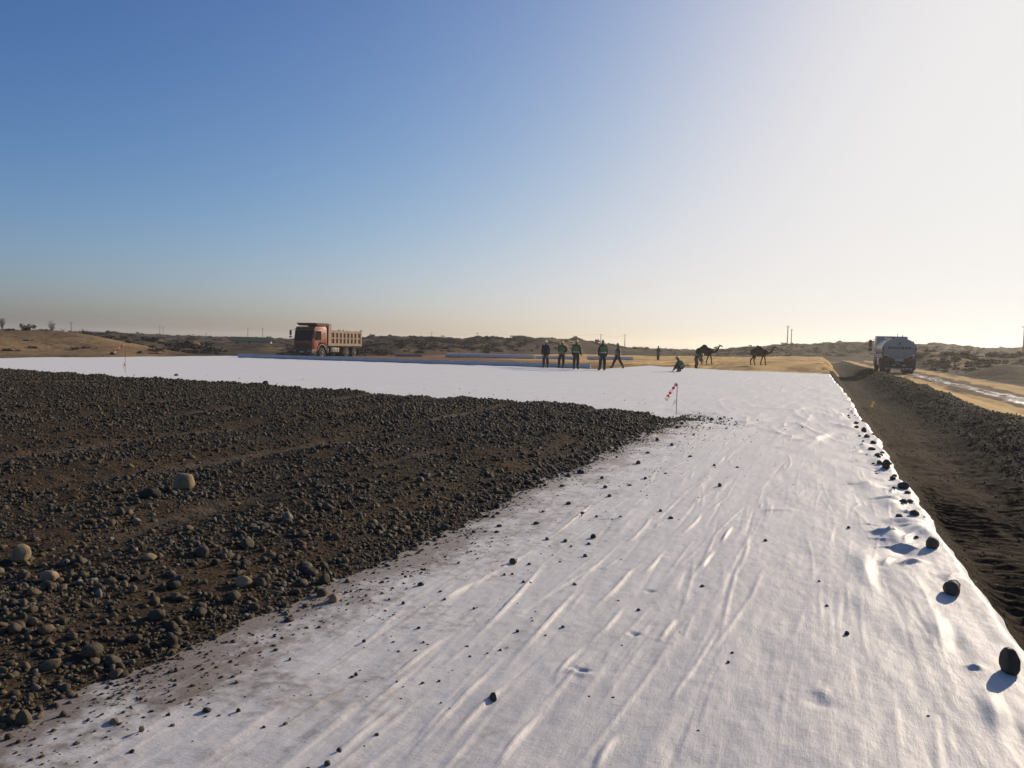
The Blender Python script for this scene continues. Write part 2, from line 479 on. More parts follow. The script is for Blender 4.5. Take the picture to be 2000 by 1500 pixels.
ro = t.n('ShaderNodeMix'); t.l(pud, ro.inputs[0]); ro.inputs[2].default_value = 0.9; ro.inputs[3].default_value = 0.09
sp = t.n('ShaderNodeMix'); t.l(pud, sp.inputs[0]); sp.inputs[2].default_value = 0.02; sp.inputs[3].default_value = 0.6
bs = t.n('ShaderNodeBump'); bs.inputs['Distance'].default_value = 0.03; t.l(b, bs.inputs['Height']); t.l(t.rng(pud, 0, 1, 0.8, 0.12), bs.inputs['Strength'])
o = link_mesh('haul_road', me, None, (t.out(c, ro.outputs[0], bs.outputs[0], sp.outputs[0]),)); tag(o, kind='structure')

# ------------------------------------------------------------------ white geotextile sheet
def bed_edge(y):
    """near (right-hand) edge of the gravel"""
    y = np.asarray(y, float)
    return -2.64 + 0.10 * perlin(y / 1.4, y * 0, 140) + 0.07 * perlin(y / 0.4, y * 0, 141) - 0.15 * sst(3.2, 1.6, y)
def bed_far(x):
    x = np.asarray(x, float)
    return np.interp(x, [-44, -29, -20, -15, -11.7, -8.3, -5.7, -2.5], [21.5, 20.4, 18.7, 18.9, 17.9, 17.2, 17.6, 16.0]) + 0.35 * perlin(x / 1.5, x * 0, 143) + 0.15 * perlin(x / 0.4, x * 0, 144)
FOLDS = []          # (x, y, direction, half length, width, height, curve)
def fold_px(x0, y0, x1, y1, w=0.016, a=0.012, k=0.0):
    p, q = at(x0, y0), at(x1, y1); m = (p + q) / 2; e = q - p
    FOLDS.append((m.x, m.y, math.atan2(e.y, e.x), e.length * 0.62, w, a, k))
for q in ((805, 1470, 965, 1300), (965, 1500, 1050, 1395), (560, 1412, 705, 1330), (640, 1490, 770, 1385), (1162, 1252, 1218, 1190), (1288, 1252, 1318, 1212),
          (1160, 1500, 1200, 1440), (1030, 1262, 1125, 1155), (935, 1247, 1062, 1108), (830, 1190, 975, 1118), (1262, 1120, 1300, 1075), (1170, 1185, 1240, 1110),
          (880, 1440, 1000, 1330), (700, 1400, 800, 1320), (1080, 1330, 1130, 1270), (1340, 1040, 1372, 1005), (1410, 1060, 1428, 1030), (1230, 1062, 1275, 1012), (1370, 1110, 1392, 1080), (600, 1440, 700, 1370), (760, 1330, 860, 1255), (1080, 1050, 1160, 985)):
    fold_px(*q, w=RNG.uniform(0.009, 0.014), a=RNG.uniform(0.013, 0.021), k=RNG.uniform(-0.12, 0.12))
for _ in range(620):                                                             # long soft creases along the roll
    y0 = 1.2 + 13.5 * RNG.random() ** 1.5; x0 = RNG.uniform(-2.5, 0.75)
    FOLDS.append((x0, y0, math.pi / 2 + RNG.normal(0.0, 0.055), RNG.uniform(0.10, 0.9), RNG.choice([0.007, 0.008, 0.010, 0.014, 0.04]), RNG.uniform(0.003, 0.0085) * RNG.choice([1, 1, -0.8]) * (1.0 if x0 < -0.3 else 0.45), RNG.uniform(-0.08, 0.08)))
for _ in range(420):                                                             # far creases
    y0 = RNG.uniform(14, 56); x0 = RNG.uniform(-22, 0.5) if y0 > 22 else RNG.uniform(-3, 0.5)
    FOLDS.append((x0, y0, math.pi / 2 + RNG.normal(0.0, 0.2), RNG.uniform(0.4, 2.6), RNG.uniform(0.04, 0.10), RNG.uniform(0.006, 0.02), 0))
for _ in range(60):                                                             # creases across
    y0 = 2 + 40 * RNG.random() ** 1.4; x0 = RNG.uniform(-2.2, 0.6) if y0 < 18 else RNG.uniform(-18, 0.6)
    s = 0.5 + y0 / 18
    FOLDS.append((x0, y0, RNG.normal(0.2, 0.5), RNG.uniform(0.06, 0.35) * s, RNG.uniform(0.012, 0.03) * s, RNG.uniform(0.003, 0.008) * s, RNG.uniform(-0.5, 0.5)))
for a in ((1305, 802, 1400, 818), (1340, 800, 1415, 812), (1360, 812, 1440, 822), (1300, 798, 1350, 806)):
    fold_px(*a, w=0.055, a=0.045)
for a in ((1492, 998, 1552, 996), (1500, 853, 1545, 852), (1250, 800, 1300, 790), (1450, 795, 1560, 800), (1620, 826, 1680, 840), (1540, 860, 1580, 862), (1560, 735, 1680, 742), (800, 770, 880, 762), (700, 735, 790, 728), (860, 772, 900, 756), (1280, 735, 1340, 732), (1510, 875, 1540, 874)):
    p = at(a[0], a[1]); fold_px(*a, w=0.02 + 0.003 * p.length, a=0.010 + 0.0009 * p.length)
for _ in range(70):                                                              # crumples between the stones of the edge
    y0 = 5.5 + 17 * RNG.random() ** 1.2; s = 0.7 + y0 / 22
    FOLDS.append((RNG.uniform(0.45, 0.98), y0, RNG.normal(0.5, 0.7), RNG.uniform(0.08, 0.24) * s, RNG.uniform(0.014, 0.03) * s, RNG.uniform(0.010, 0.028) * s, RNG.uniform(-0.6, 0.6)))
BUMPS = []          # (x, y, rx, ry, height)
def bump_px(px, py, rx, ry, h):
    p = at(px, py); BUMPS.append((p.x, p.y, rx, ry, h))
for b in ((1775, 1022, .16, .14, .055), (1800, 1040, .12, .2, .06), (1745, 1050, .09, .25, .05), (1765, 1075, .08, .18, -.03), (1718, 1042, .07, .05, .03), (1830, 1010, .07, .1, .04),
          (1690, 1105, .07, .35, .03), (1712, 1120, .06, .3, -.022), (1835, 1235, .05, .22, .03), (1860, 1255, .05, .2, -.02), (1948, 1400, .04, .16, .035), (1970, 1420, .045, .16, -.02),
          (1604, 1355, .03, .05, .009), (1600, 1375, .05, .05, -.012), (1133, 1312, .03, .018, -.03), (1133, 1318, .05, .03, .012), (1905, 1305, .03, .02, .02), (1240, 1240, .03, .02, -.014), (1270, 1155, .03, .02, -.012),
          (1660, 830, .12, .5, .03), (1690, 870, .1, .4, .03), (1715, 900, .1, .3, .035), (1700, 950, .1, .4, .03), (1740, 985, .1, .3, .04)):
    bump_px(*b)
for _ in range(90):
    y0 = 1.5 + 10 * RNG.random() ** 1.3; x0 = RNG.uniform(-1.6, 0.8)
    BUMPS.append((x0, y0, RNG.uniform(.02, .07), RNG.uniform(.03, .16), RNG.uniform(-.003, .003)))

def sheet_z(x, y):
    x = np.asarray(x, float); y = np.asarray(y, float)
    z = np.zeros_like(x)
    r = np.hypot(x, y)
    z = z + 0.03 * fbm(x / 5, y / 9, 120, 3) * sst(4, 14, r)
    bil = 0.25 + 0.75 * sst(-1.2, 0.4, x)
    z = z + 0.0042 * bil * fbm(x / 0.20, y / 1.1, 121, 2) + 0.010 * bil * fbm(x / 0.42 + 0.15 * y, y / 0.9, 122, 2)
    z = z + 0.0022 * fbm(x / 0.06, y / 0.16, 123, 3) * sst(14, 8, y)
    z = z + 0.02 * fbm(x / 0.8, y / 2.6, 125, 3) * sst(9, 18, r)
    for (fx, fy, an, L, w, a, k) in FOLDS:
        m = (np.abs(x - fx) < L + 4 * w + abs(k) * L) & (np.abs(y - fy) < L + 4 * w)
        if not m.any(): continue
        dx = x[m] - fx; dy = y[m] - fy
        v = dx * math.cos(an) + dy * math.sin(an); u = -dx * math.sin(an) + dy * math.cos(an) + k * v * v / max(L, .01) * 0.5
        q = np.clip(1 - (v / L) ** 2, 0, 1)
        z[m] += a * np.exp(-np.abs(u / w) ** 1.6) * q ** 1.3
    for (bx, by, rx, ry, h) in BUMPS:
        m = (np.abs(x - bx) < 3 * rx) & (np.abs(y - by) < 3 * ry)
        if m.any(): z[m] += h * np.exp(-((x[m] - bx) / rx) ** 2 - ((y[m] - by) / ry) ** 2)
    e = edge_x(y)
    z = z - 0.085 * sst(e - 0.09, e + 0.03, x) ** 1.3 - 0.03
    z = z + 0.03 - 0.09 * sst(0.05, 0.6, np.minimum(bed_edge(y) - x, bed_far(x) - y))
    return z
def far_y(x):
    x = np.asarray(x, float)
    return np.where(x < -13.2, 49.9 + 0.25 * perlin(x / 2, x * 0, 130), np.interp(x, [-13.2, -9.5, -4.6, 0.7], [64.3, 60.9, 56.9, 58.2]) + 0.12 * perlin(x / 0.7, x * 0, 131))
def left_x(y): return np.interp(y, [-5, 30, 40, 50], [-42, -42, -43.3, -43.6])

us = np.concatenate([-spaced(2.75, 43.4, 0.015, 1.025, 0.35)[::-1][:-1], spaced(-2.75, 0.0, 0.0095)])
us = np.concatenate([us, us[-1] + np.arange(1, 106) * 0.0096])                    # u: x measured so that the last column is the edge
ys = np.concatenate([spaced(-4, 1.2, 0.35)[:-1], spaced(1.2, 6.5, 0.0165), spaced(6.5, 65, 0.017, 1.0115, 0.32)[1:]])
U, Y = np.meshgrid(us, ys)
E = edge_x(Y)
X = np.where(U > 0, U / us[-1] * E, U)
X = np.where(X < -38, -38 + (X + 38) / (43.4 - 38) * (-38 - left_x(Y)), X)
Yk = np.where(Y > far_y(X), far_y(X), Y)
co = np.stack([X, Yk, sheet_z(X, Yk) + 0.004], -1).reshape(-1, 3)
fc = grid_faces(len(us), len(ys))
fy = Yk.ravel()[fc]
keep = (fy.max(1) - fy.min(1)) > 1e-5
me = np_mesh('geotextile_sheet', co, fc[keep])
# dirt trodden and washed off the gravel onto the sheet
dist = np.maximum(co[:, 0] - bed_edge(co[:, 1]), (co[:, 1] - bed_far(co[:, 0])) * 0.8)
nz = fbm(co[:, 0] / 0.35, co[:, 1] / 0.5, 146, 4)
dirt = np.exp(-np.maximum(dist, 0) / 0.24) * (1.0 + 0.35 * nz) + 0.50 * np.exp(-np.maximum(dist, 0) / 1.0) * np.clip(0.6 + 0.8 * nz, 0, 1.3)
dirt = np.where(co[:, 1] > bed_far(co[:, 0]) - 0.3, dirt * 0.45, dirt) + 0.05 * np.clip(fbm(co[:, 0] / 1.7, co[:, 1] / 4, 149, 3), 0, 1)
ed = edge_x(co[:, 1]) - co[:, 0]
dirt = dirt + 0.5 * np.exp(-np.maximum(ed, 0) / 0.07) * np.clip(fbm(co[:, 0] / 0.12, co[:, 1] / 0.3, 153, 3) * 1.6 - 0.1, 0, 1)
dirt = dirt + 0.15 * np.clip(fbm(co[:, 0] / 0.11, co[:, 1] / 1.7, 152, 4) - 0.05, 0, 1) * (0.4 + sst(0.5, -2.5, co[:, 0]))
fattr(me, 'dirt', np.clip(dirt, 0, 1))
t = NT('geotextile'); v = t.pos()
a = t.noise(v, 14, 5, 0.65); b = t.noise(v, 260, 3, 0.6); w = t.noise(t.scaled(v, (9, 0.9, 1)), 1.0, 4, 0.6); sp = t.noise(v, 55, 4, 0.75)
d = t.attr('dirt')
c = t.mix(t.rng(w, 0.35, 0.7), (0.58, 0.555, 0.535), (0.675, 0.645, 0.61))
dm = t.rng(t.math('ADD', d, t.math('MULTIPLY', t.rng(a, 0.3, 0.75, -0.22, 0.30), t.rng(d, 0.0, 0.3))), 0.05, 0.85, 0, 0.97)
c = t.mix(dm, c, (0.115, 0.073, 0.044))
c = t.mix(t.rng(sp, 0.60, 0.80, 0, 0.30), c, (0.40, 0.34, 0.30))
fb = t.noise(t.scaled(v, (22, 150, 1)), 1.0, 3, 0.6); fl = t.noise(t.scaled(v, (95, 16, 1)), 1.0, 3, 0.65); mo = t.noise(v, 5.5, 5, 0.7)
c = t.mix(t.rng(fb, 0.35, 0.7, 0, 0.16), c, (0.44, 0.42, 0.43))
c = t.mix(t.rng(mo, 0.42, 0.72, 0, 0.20), c, (0.47, 0.44, 0.43))
t.p.inputs['Sheen Weight'].default_value = 0.25
t.p.inputs['Sheen Roughness'].default_value = 0.4
o = link_mesh('geotextile_sheet', me, None, (t.out(c, 0.62, t.bump(b, 0.0016, 0.6, t.bump(fl, 0.004, 0.5, t.bump(fb, 0.0022, 0.5, t.bump(a, 0.007, 0.5)))), 0.35),))
tag(o, 'wide white geotextile sheet laid over the road bed around the dark gravel', 'geotextile sheet')

# ------------------------------------------------------------------ gravel bed
def bed_z(x, y):
    x = np.asarray(x, float); y = np.asarray(y, float)
    de = bed_edge(y) - x; df = bed_far(x) - y
    h = np.minimum(sst(-0.02, 0.95, de), sst(-0.05, 0.5, df))
    thick = 0.08 + 0.04 * fbm(x / 1.4, y / 2.5, 150, 4) + 0.06 * sst(9, 15, y)
    for k, (x0, dep) in enumerate(((-4.4, .035), (-6.3, .05), (-8.2, .075), (-10.3, .05), (-12.6, .06), (-15.5, .05), (-19, .05))):
        xx = x0 + 0.25 * perlin(y / 6, y * 0 + k, 151)
        dep = dep * 0.6
        thick = thick - dep * np.exp(-((x - xx) / 0.26) ** 2) + dep * 0.7 * np.exp(-((np.abs(x - xx) - 0.55) / 0.28) ** 2)
    return h * np.maximum(thick, 0.03) + 0.012 * h * fbm(x / 0.16, y / 0.16, 155, 3) + 0.006 - 0.05 * (1 - sst(-0.04, 0.0, np.minimum(de, df)))
def track(x, y):
    s = 0
    for k, (x0, w) in enumerate(((-4.4, .12), (-6.3, .14), (-8.2, .22), (-10.3, .16), (-12.6, .26), (-15.5, .22), (-19, .24))):
        xx = x0 + 0.25 * perlin(y / 6, y * 0 + k, 151)
        s = np.maximum(s, np.exp(-((x - xx) / w) ** 2) * np.clip(0.35 + 1.1 * perlin(y / 2.6, y * 0 + k, 157), 0, 1))
    return s
xs = np.concatenate([-spaced(9, 43, 0.04, 1.03, 0.4)[::-1][:-1], spaced(-9, -2.35, 0.026)]); ys = np.concatenate([spaced(-4, 1.2, 0.3)[:-1], spaced(1.2, 8, 0.027), spaced(8, 23, 0.03, 1.005, 0.07)[1:]])
X, Y = np.meshgrid(xs, ys)
me = np_mesh('gravel_bed', np.stack([X, Y, bed_z(X, Y)], -1).reshape(-1, 3), grid_faces(len(xs), len(ys)))
fattr(me, 'track', track(X, Y).ravel())
t = NT('gravel_earth'); v = t.pos()
a = t.noise(v, 1.1, 5, 0.6); b = t.noise(v, 22, 5, 0.7); vo = t.n('ShaderNodeTexVoronoi'); vo.inputs['Scale'].default_value = 34; t.l(v, vo.inputs['Vector'])
c = t.mix(t.rng(a, 0.38, 0.62), (0.080, 0.054, 0.031), (0.055, 0.042, 0.028))
c = t.mix(t.rng(b, 0.4, 0.75, 0, 0.7), c, (0.026, 0.021, 0.016))
c = t.mix(t.math('MULTIPLY', t.attr('track'), 0.75), c, (0.16, 0.12, 0.085))
o = link_mesh('gravel_bed', me, None, (t.out(c, 0.92, t.bump(vo.outputs['Distance'], 0.012, 0.6, t.bump(b, 0.02, 0.8)), 0.05),)); tag(o, kind='structure')

# ------------------------------------------------------------------ stones
def stone_mesh(name, seed, sub=2, flat=0.7, lump=0.22, cut=0.5, ncut=7):
    bm = bmesh.new(); bmesh.ops.create_icosphere(bm, subdivisions=sub, radius=1)
    rs = np.random.default_rng(seed)
    cuts = [(Vector(rs.normal(size=3)).normalized(), rs.uniform(cut, cut + 0.3)) for _ in range(ncut)]
    off = Vector(rs.uniform(-9, 9, 3))
    from mathutils import noise as mn
    ax = (1.0, rs.uniform(0.65, 0.95), rs.uniform(0.5, 0.8) * flat / 0.7)
    for v in bm.verts:
        p = v.co.copy()
        p *= 1 + lump * mn.noise(p * 1.3 + off) + 0.05 * mn.noise(p * 4 + off)
        for n, k in cuts:                                                        # worn flat faces
            q = p.dot(n)
            if q > k: p -= n * (q - k) * 0.85
        v.co = Vector((p.x * ax[0], p.y * ax[1], p.z * ax[2]))
    me = bpy.data.meshes.new(name); bm.to_mesh(me); bm.free()
    me.polygons.foreach_set('use_smooth', np.ones(len(me.polygons), dtype=bool))
    return me

def stone_mat(name, ramp, inst=True, dark=1.0):
    t = NT(name)
    r = t.n('ShaderNodeValToRGB'); e = r.color_ramp.elements
    while len(e) < len(ramp): e.new(0.5)
    for el, (p, col) in zip(e, ramp): el.position = p; el.color = (*[x * dark for x in col], 1)
    if inst: t.l(t.attr('tint', True), r.inputs[0])
    else: t.l(t.n('ShaderNodeObjectInfo').outputs['Random'], r.inputs[0])
    v = t.objco(); a = t.noise(v, 1.6, 5, 0.65); b = t.noise(v, 9, 4, 0.6)
    c = t.mix(t.rng(a, 0.4, 0.75, 0, 0.55), r.outputs['Color'], (0.06, 0.044, 0.029))
    c = t.mix(t.rng(b, 0.55, 0.8, 0, 0.3), c, (0.15, 0.135, 0.115))
    return t.out(c, t.rng(a, 0.3, 0.7, 0.55, 0.85), t.bump(b, 0.12, 0.35), 0.2)

RAMP = [(0.0, (0.036, 0.028, 0.018)), (0.30, (0.066, 0.051, 0.032)), (0.5, (0.105, 0.080, 0.045)), (0.65, (0.072, 0.061, 0.045)), (0.8, (0.16, 0.113, 0.058)), (0.92, (0.15, 0.115, 0.07)), (1.0, (0.23, 0.20, 0.155))]
M_gravel = stone_mat('river_gravel', RAMP)
M_stone = stone_mat('river_stone', RAMP, inst=False)
M_dark_stone = stone_mat('dark_stone', [(0.0, (0.06, 0.053, 0.045)), (0.5, (0.085, 0.074, 0.06)), (1.0, (0.125, 0.105, 0.08))], inst=False)
M_tan_stone = stone_mat('tan_stone', [(0.0, (0.27, 0.185, 0.10)), (1.0, (0.33, 0.235, 0.14))], inst=False)
M_clod = stone_mat('earth_clod', [(0.0, (0.032, 0.028, 0.024)), (0.7, (0.048, 0.042, 0.036)), (0.97, (0.07, 0.06, 0.05)), (1.0, (0.25, 0.24, 0.23))])

lib = bpy.data.collections.new('stone_shapes')          # not linked to the scene
clod_lib = bpy.data.collections.new('clod_shapes')
for i in range(9):
    m1 = stone_mesh('pebble_shape', 100 + i, 2, flat=random.choice([0.55, 0.7, 0.85])); m1.materials.append(M_gravel)
    lib.objects.link(bpy.data.objects.new('pebble_shape', m1))
for i in range(5):
    m1 = stone_mesh('clod_shape', 200 + i, 2, 0.8, 0.35); m1.materials.append(M_clod)
    clod_lib.objects.link(bpy.data.objects.new('clod_shape', m1))

def scatter(name, pts, scale, rot, tint, coll, nvar):
    """countless small pieces: one point mesh, a stone placed on each point by geometry nodes"""
    me = bpy.data.meshes.new(name); n = len(pts)
    me.vertices.add(n); me.vertices.foreach_set('co', np.ascontiguousarray(pts, dtype=np.float32).ravel())
    for k, typ, arr in (('scl', 'FLOAT_VECTOR', scale), ('rot', 'FLOAT_VECTOR', rot)):
        a = me.attributes.new(k, typ, 'POINT'); a.data.foreach_set('vector', np.ascontiguousarray(arr, dtype=np.float32).ravel())
    fattr(me, 'tint', tint)
    a = me.attributes.new('var', 'INT', 'POINT'); a.data.foreach_set('value', RNG.integers(0, nvar, n).astype(np.int32))
    o = link_mesh(name, me)
    ng = bpy.data.node_groups.new(name + '_scatter', 'GeometryNodeTree')
    ng.interface.new_socket('Geometry', in_out='INPUT', socket_type='NodeSocketGeometry')
    ng.interface.new_socket('Geometry', in_out='OUTPUT', socket_type='NodeSocketGeometry')
    gi = ng.nodes.new('NodeGroupInput'); go = ng.nodes.new('NodeGroupOutput')
    ip = ng.nodes.new('GeometryNodeInstanceOnPoints'); ci = ng.nodes.new('GeometryNodeCollectionInfo')
    ci.inputs['Collection'].default_value = coll; ci.inputs['Separate Children'].default_value = True; ci.inputs['Reset Children'].default_value = True
    def na(nm, typ):
        q = ng.nodes.new('GeometryNodeInputNamedAttribute'); q.data_type = typ; q.inputs['Name'].default_value = nm
        return q.outputs['Attribute']
    L = ng.links.new
    L(gi.outputs[0], ip.inputs['Points']); L(ci.outputs[0], ip.inputs['Instance'])
    ip.inputs['Pick Instance'].default_value = True
    L(na('var', 'INT'), ip.inputs['Instance Index']); L(na('scl', 'FLOAT_VECTOR'), ip.inputs['Scale'])
    e2r = ng.nodes.new('FunctionNodeEulerToRotation'); L(na('rot', 'FLOAT_VECTOR'), e2r.inputs[0]); L(e2r.outputs[0], ip.inputs['Rotation'])
    L(ip.outputs[0], go.inputs[0])
    md = o.modifiers.new('scatter', 'NODES'); md.node_group = ng
    tag(o, kind='stuff')
    return o

def in_view(P, m=260):
    px, py, w = proj(P)
    return (px > -m) & (px < 2000 + m) & (py < 1500 + m) & (w > 0.3)

def rand_rot(n, tilt=0.5):
    return np.stack([RNG.normal(0, tilt, n), RNG.normal(0, tilt, n), RNG.uniform(0, 2 * math.pi, n)], 1)

# gravel of the bed
P = []; S = []
for (d0, d1, dens, med) in ((1.5, 4.2, 2100, 0.0092), (4.2, 7, 1700, 0.0098), (7, 12, 950, 0.0118), (12, 20, 480, 0.0155), (20, 45, 170, 0.022)):
    n = int(dens * 46 * 26)
    # sample only the ring that the camera can see
    x = RNG.uniform(-43, -2.3, n) if d1 > 12 else RNG.uniform(-max(2.6 + d1 * 0.95, 4), -2.3, n)
    y = RNG.uniform(0.8, 22, n)
    if d1 <= 12:
        n2 = int(dens * (max(2.6 + d1 * 0.95, 4) - 2.3) * 21.2); x = x[:n2]; y = y[:n2]
    dd = -x * math.sin(YAW) + y * math.cos(YAW)
    de = bed_edge(y) - x; df = bed_far(x) - y
    inside = np.minimum(de + RNG.exponential(0.05, len(x)), df + RNG.exponential(0.22, len(x)) - 0.05)
    k = (dd > d0) & (dd <= d1) & (inside > 0) & in_view(np.stack([x, y, x * 0 + 0.1], 1))
    patch = fbm(x / 1.1, y / 1.6, 170, 3) * 0.6 + 0.54 - 0.75 * track(x, y) + 0.35 * sst(10, 15, y)
    patch = np.where(de < 0.35, 0.9, patch)
    k &= RNG.random(len(x)) < np.clip(patch, 0.12, 1)
    x = x[k]; y = y[k]
    s = np.clip(RNG.lognormal(math.log(med), 0.56, len(x)), 0.004, 0.048)
    s = s * (1 - 0.62 * np.clip(track(x, y), 0, 1))
    P.append(np.stack([x, y, np.maximum(bed_z(x, y), sheet_z(x, y)) + s * RNG.uniform(-0.1, 0.4, len(x))], 1)); S.append(s)
P = np.concatenate(P); S = np.concatenate(S); n = len(P)
scl = S[:, None] * RNG.uniform(0.8, 1.25, (n, 3))
bright = np.clip(RNG.beta(2.0, 2.4, n) + 0.16 * sst(7, 3, P[:, 1]) - 0.04 * (P[:, 1] > 9) + 0.10 * fbm(P[:, 0] / 1.3, P[:, 1] / 1.3, 190, 3), 0, 1)
scatter('gravel', P, scl, rand_rot(n, 0.45), bright, lib, 9)
print('gravel', n)

# small pebbles strewn on the sheet
n = 26000
x = np.concatenate([-2.75 + RNG.exponential(0.42, n), -2.72 + RNG.exponential(0.13, 2 * n), RNG.uniform(-30, -2, n // 2), RNG.normal(-2.1, 0.4, 260), RNG.uniform(-12, 0.6, 700)])
y = np.concatenate([1.2 + 16.5 * RNG.random(n) ** 0.9, 1.2 + 15.5 * RNG.random(2 * n) ** 1.2, RNG.uniform(15, 24, n // 2), RNG.normal(16.2, 0.6, 260), RNG.uniform(2, 50, 700)])
de = x - bed_edge(y); df = y - bed_far(x)
k = (np.maximum(de, df) > -0.02) & (x < 0.75) & in_view(np.stack([x, y, x * 0], 1), 120)
k &= (df < 0) | (RNG.random(len(x)) < np.exp(-np.maximum(df, 0) / 0.55) + 0.015)
k &= RNG.random(len(x)) < np.where(df < 0, np.clip(0.10 + 0.55 * sst(-0.3, 0.5, fbm(x / 0.6, y / 0.8, 175, 3)), 0, 1), 1)
x = x[k]; y = y[k]; n = len(x)
s = np.clip(RNG.lognormal(math.log(0.0036), 0.55, n), 0.0018, 0.012) * (1 + 1.3 * sst(10, 20, y)) * np.where(y > 14.5, 1.25, 1)
P = np.stack([x, y, sheet_z(x, y) + s * 0.35], 1)
scatter('pebbles', P, s[:, None] * RNG.uniform(0.8, 1.3, (n, 3)), rand_rot(n, 0.4), RNG.beta(1.6, 3.2, n), lib, 9)
print('pebbles', n)

# clods and stones on the berm and in the ditch
n = 36000
x = np.concatenate([RNG.normal(3.7, 0.55, n), RNG.uniform(1.0, 3.4, n // 8)]); y = np.concatenate([2 + 80 * RNG.random(n) ** 1.6, 2 + 30 * RNG.random(n // 8) ** 1.4])
k = (x > 0.95) & (x < 5.1) & in_view(np.stack([x, y, x * 0], 1), 200)
x = x[k]; y = y[k]; n = len(x)
s = np.clip(RNG.lognormal(math.log(0.0115), 0.5, n), 0.005, 0.032) * np.where(x < 2.9, 0.6, 1)
scatter('earth_clods', np.stack([x, y, berm_z(x, y) + s * 0.1], 1), s[:, None] * RNG.uniform(0.8, 1.3, (n, 3)), rand_rot(n, 0.6), RNG.random(n) ** 0.8, clod_lib, 5)
print('clods', n)

# ---- single stones
STONES = [stone_mesh('stone_shape', 300 + i, 3, flat=f, lump=0.20, cut=0.62, ncut=5) for i, f in enumerate((0.75, 0.9, 0.6, 0.8, 0.7, 1.0))]
def stone(px, py, w, mat, label, group=None, shape=0, surf=None, flat=1.0, rz=None, sink=0.16, cat='stone'):
    """a stone whose visible width is w photograph pixels and whose foot stands at (px, py)"""
    zz = 0.0
    for _ in range(4):
        p = at(px, py, zz); zz = float(surf(np.array([p.x]), np.array([p.y]))[0])
    r = w / FPX * math.hypot(p.x, p.y) / 2
    src = STONES[shape % 6]
    key = src.name + mat.name
    me = bpy.data.meshes.get(key)
    if me is None:
        me = src.copy(); me.name = key; me.materials.clear(); me.materials.append(mat)
    o = bpy.data.objects.new('stone', me); C.objects.link(o)
    k = RNG.uniform(0.92, 1.1, 3)
    o.scale = (r * 1.08 * k[0], r * 1.08 * k[1], r * 1.15 * flat * k[2])
    zs = min(v.co.z for v in me.vertices) * o.scale.z
    o.location = (p.x, p.y + r * 0.25, zz - zs * (1 - sink * 2))
    o.rotation_euler = (0, 0, RNG.uniform(0, 6.28) if rz is None else rz)
    return tag(o, label, cat, group)

SEDGE = [(1971, 1316, 34, 1, 1.25, 'large dark round stone on the sheet edge, nearest to the camera of the edge row'),
    (1859, 1163, 37, 3, 1.0, 'large dark oblong stone, second nearest of the row on the sheet edge'),
    (1821, 1071, 25, 5, 1.05, 'round dark stone beside the crumpled folds, third nearest of the edge row'),
    (1786, 1007, 18, 2, .9, 'dark stone just beyond the crumpled folds, fourth nearest of the edge row'),
    (1765, 982, 12, 0, 1.0, 'left stone of the touching pair along the sheet edge, upright and rounded'),
    (1778, 981, 14, 2, .6, 'flat right stone of the touching pair along the sheet edge'),
    (1765, 955, 20, 4, 1.0, 'broad dark stone beyond the touching pair on the sheet edge'),
    (1744, 938, 12, 3, 1.0, 'small block stone alone on the sheet edge between two bigger ones'),
    (1731, 918, 15, 1, 1.1, 'bigger right stone of the close pair in the middle of the edge row'),
    (1718, 908, 10, 0, 1.1, 'smaller left stone of the close pair in the middle of the edge row'),
    (1716, 891, 16, 2, .7, 'long low stone seventh from the far end of the row on the sheet edge'),
    (1703, 879, 13, 4, .7, 'flat stone sixth from the far end of the row on the sheet edge'),
    (1706, 867, 12, 3, .7, 'low stone fifth from the far end, close to the very edge of the sheet'),
    (1693, 855, 13, 2, .9, 'dark stone fourth from the far end of the row on the sheet edge'),
    (1688, 845, 12, 1, .9, 'round stone third from the far end of the row on the sheet edge'),
    (1673, 836, 8, 0, .9, 'small stone second from the far end of the row on the sheet edge'),
    (1672, 828, 10, 4, .7, 'farthest stone of the row on the sheet edge')]
for (px, py, w, sh, fl, lab) in SEDGE:
    stone(px, py, w, M_dark_stone, lab, 'stones holding down the edge of the sheet', sh, sheet_z, fl)

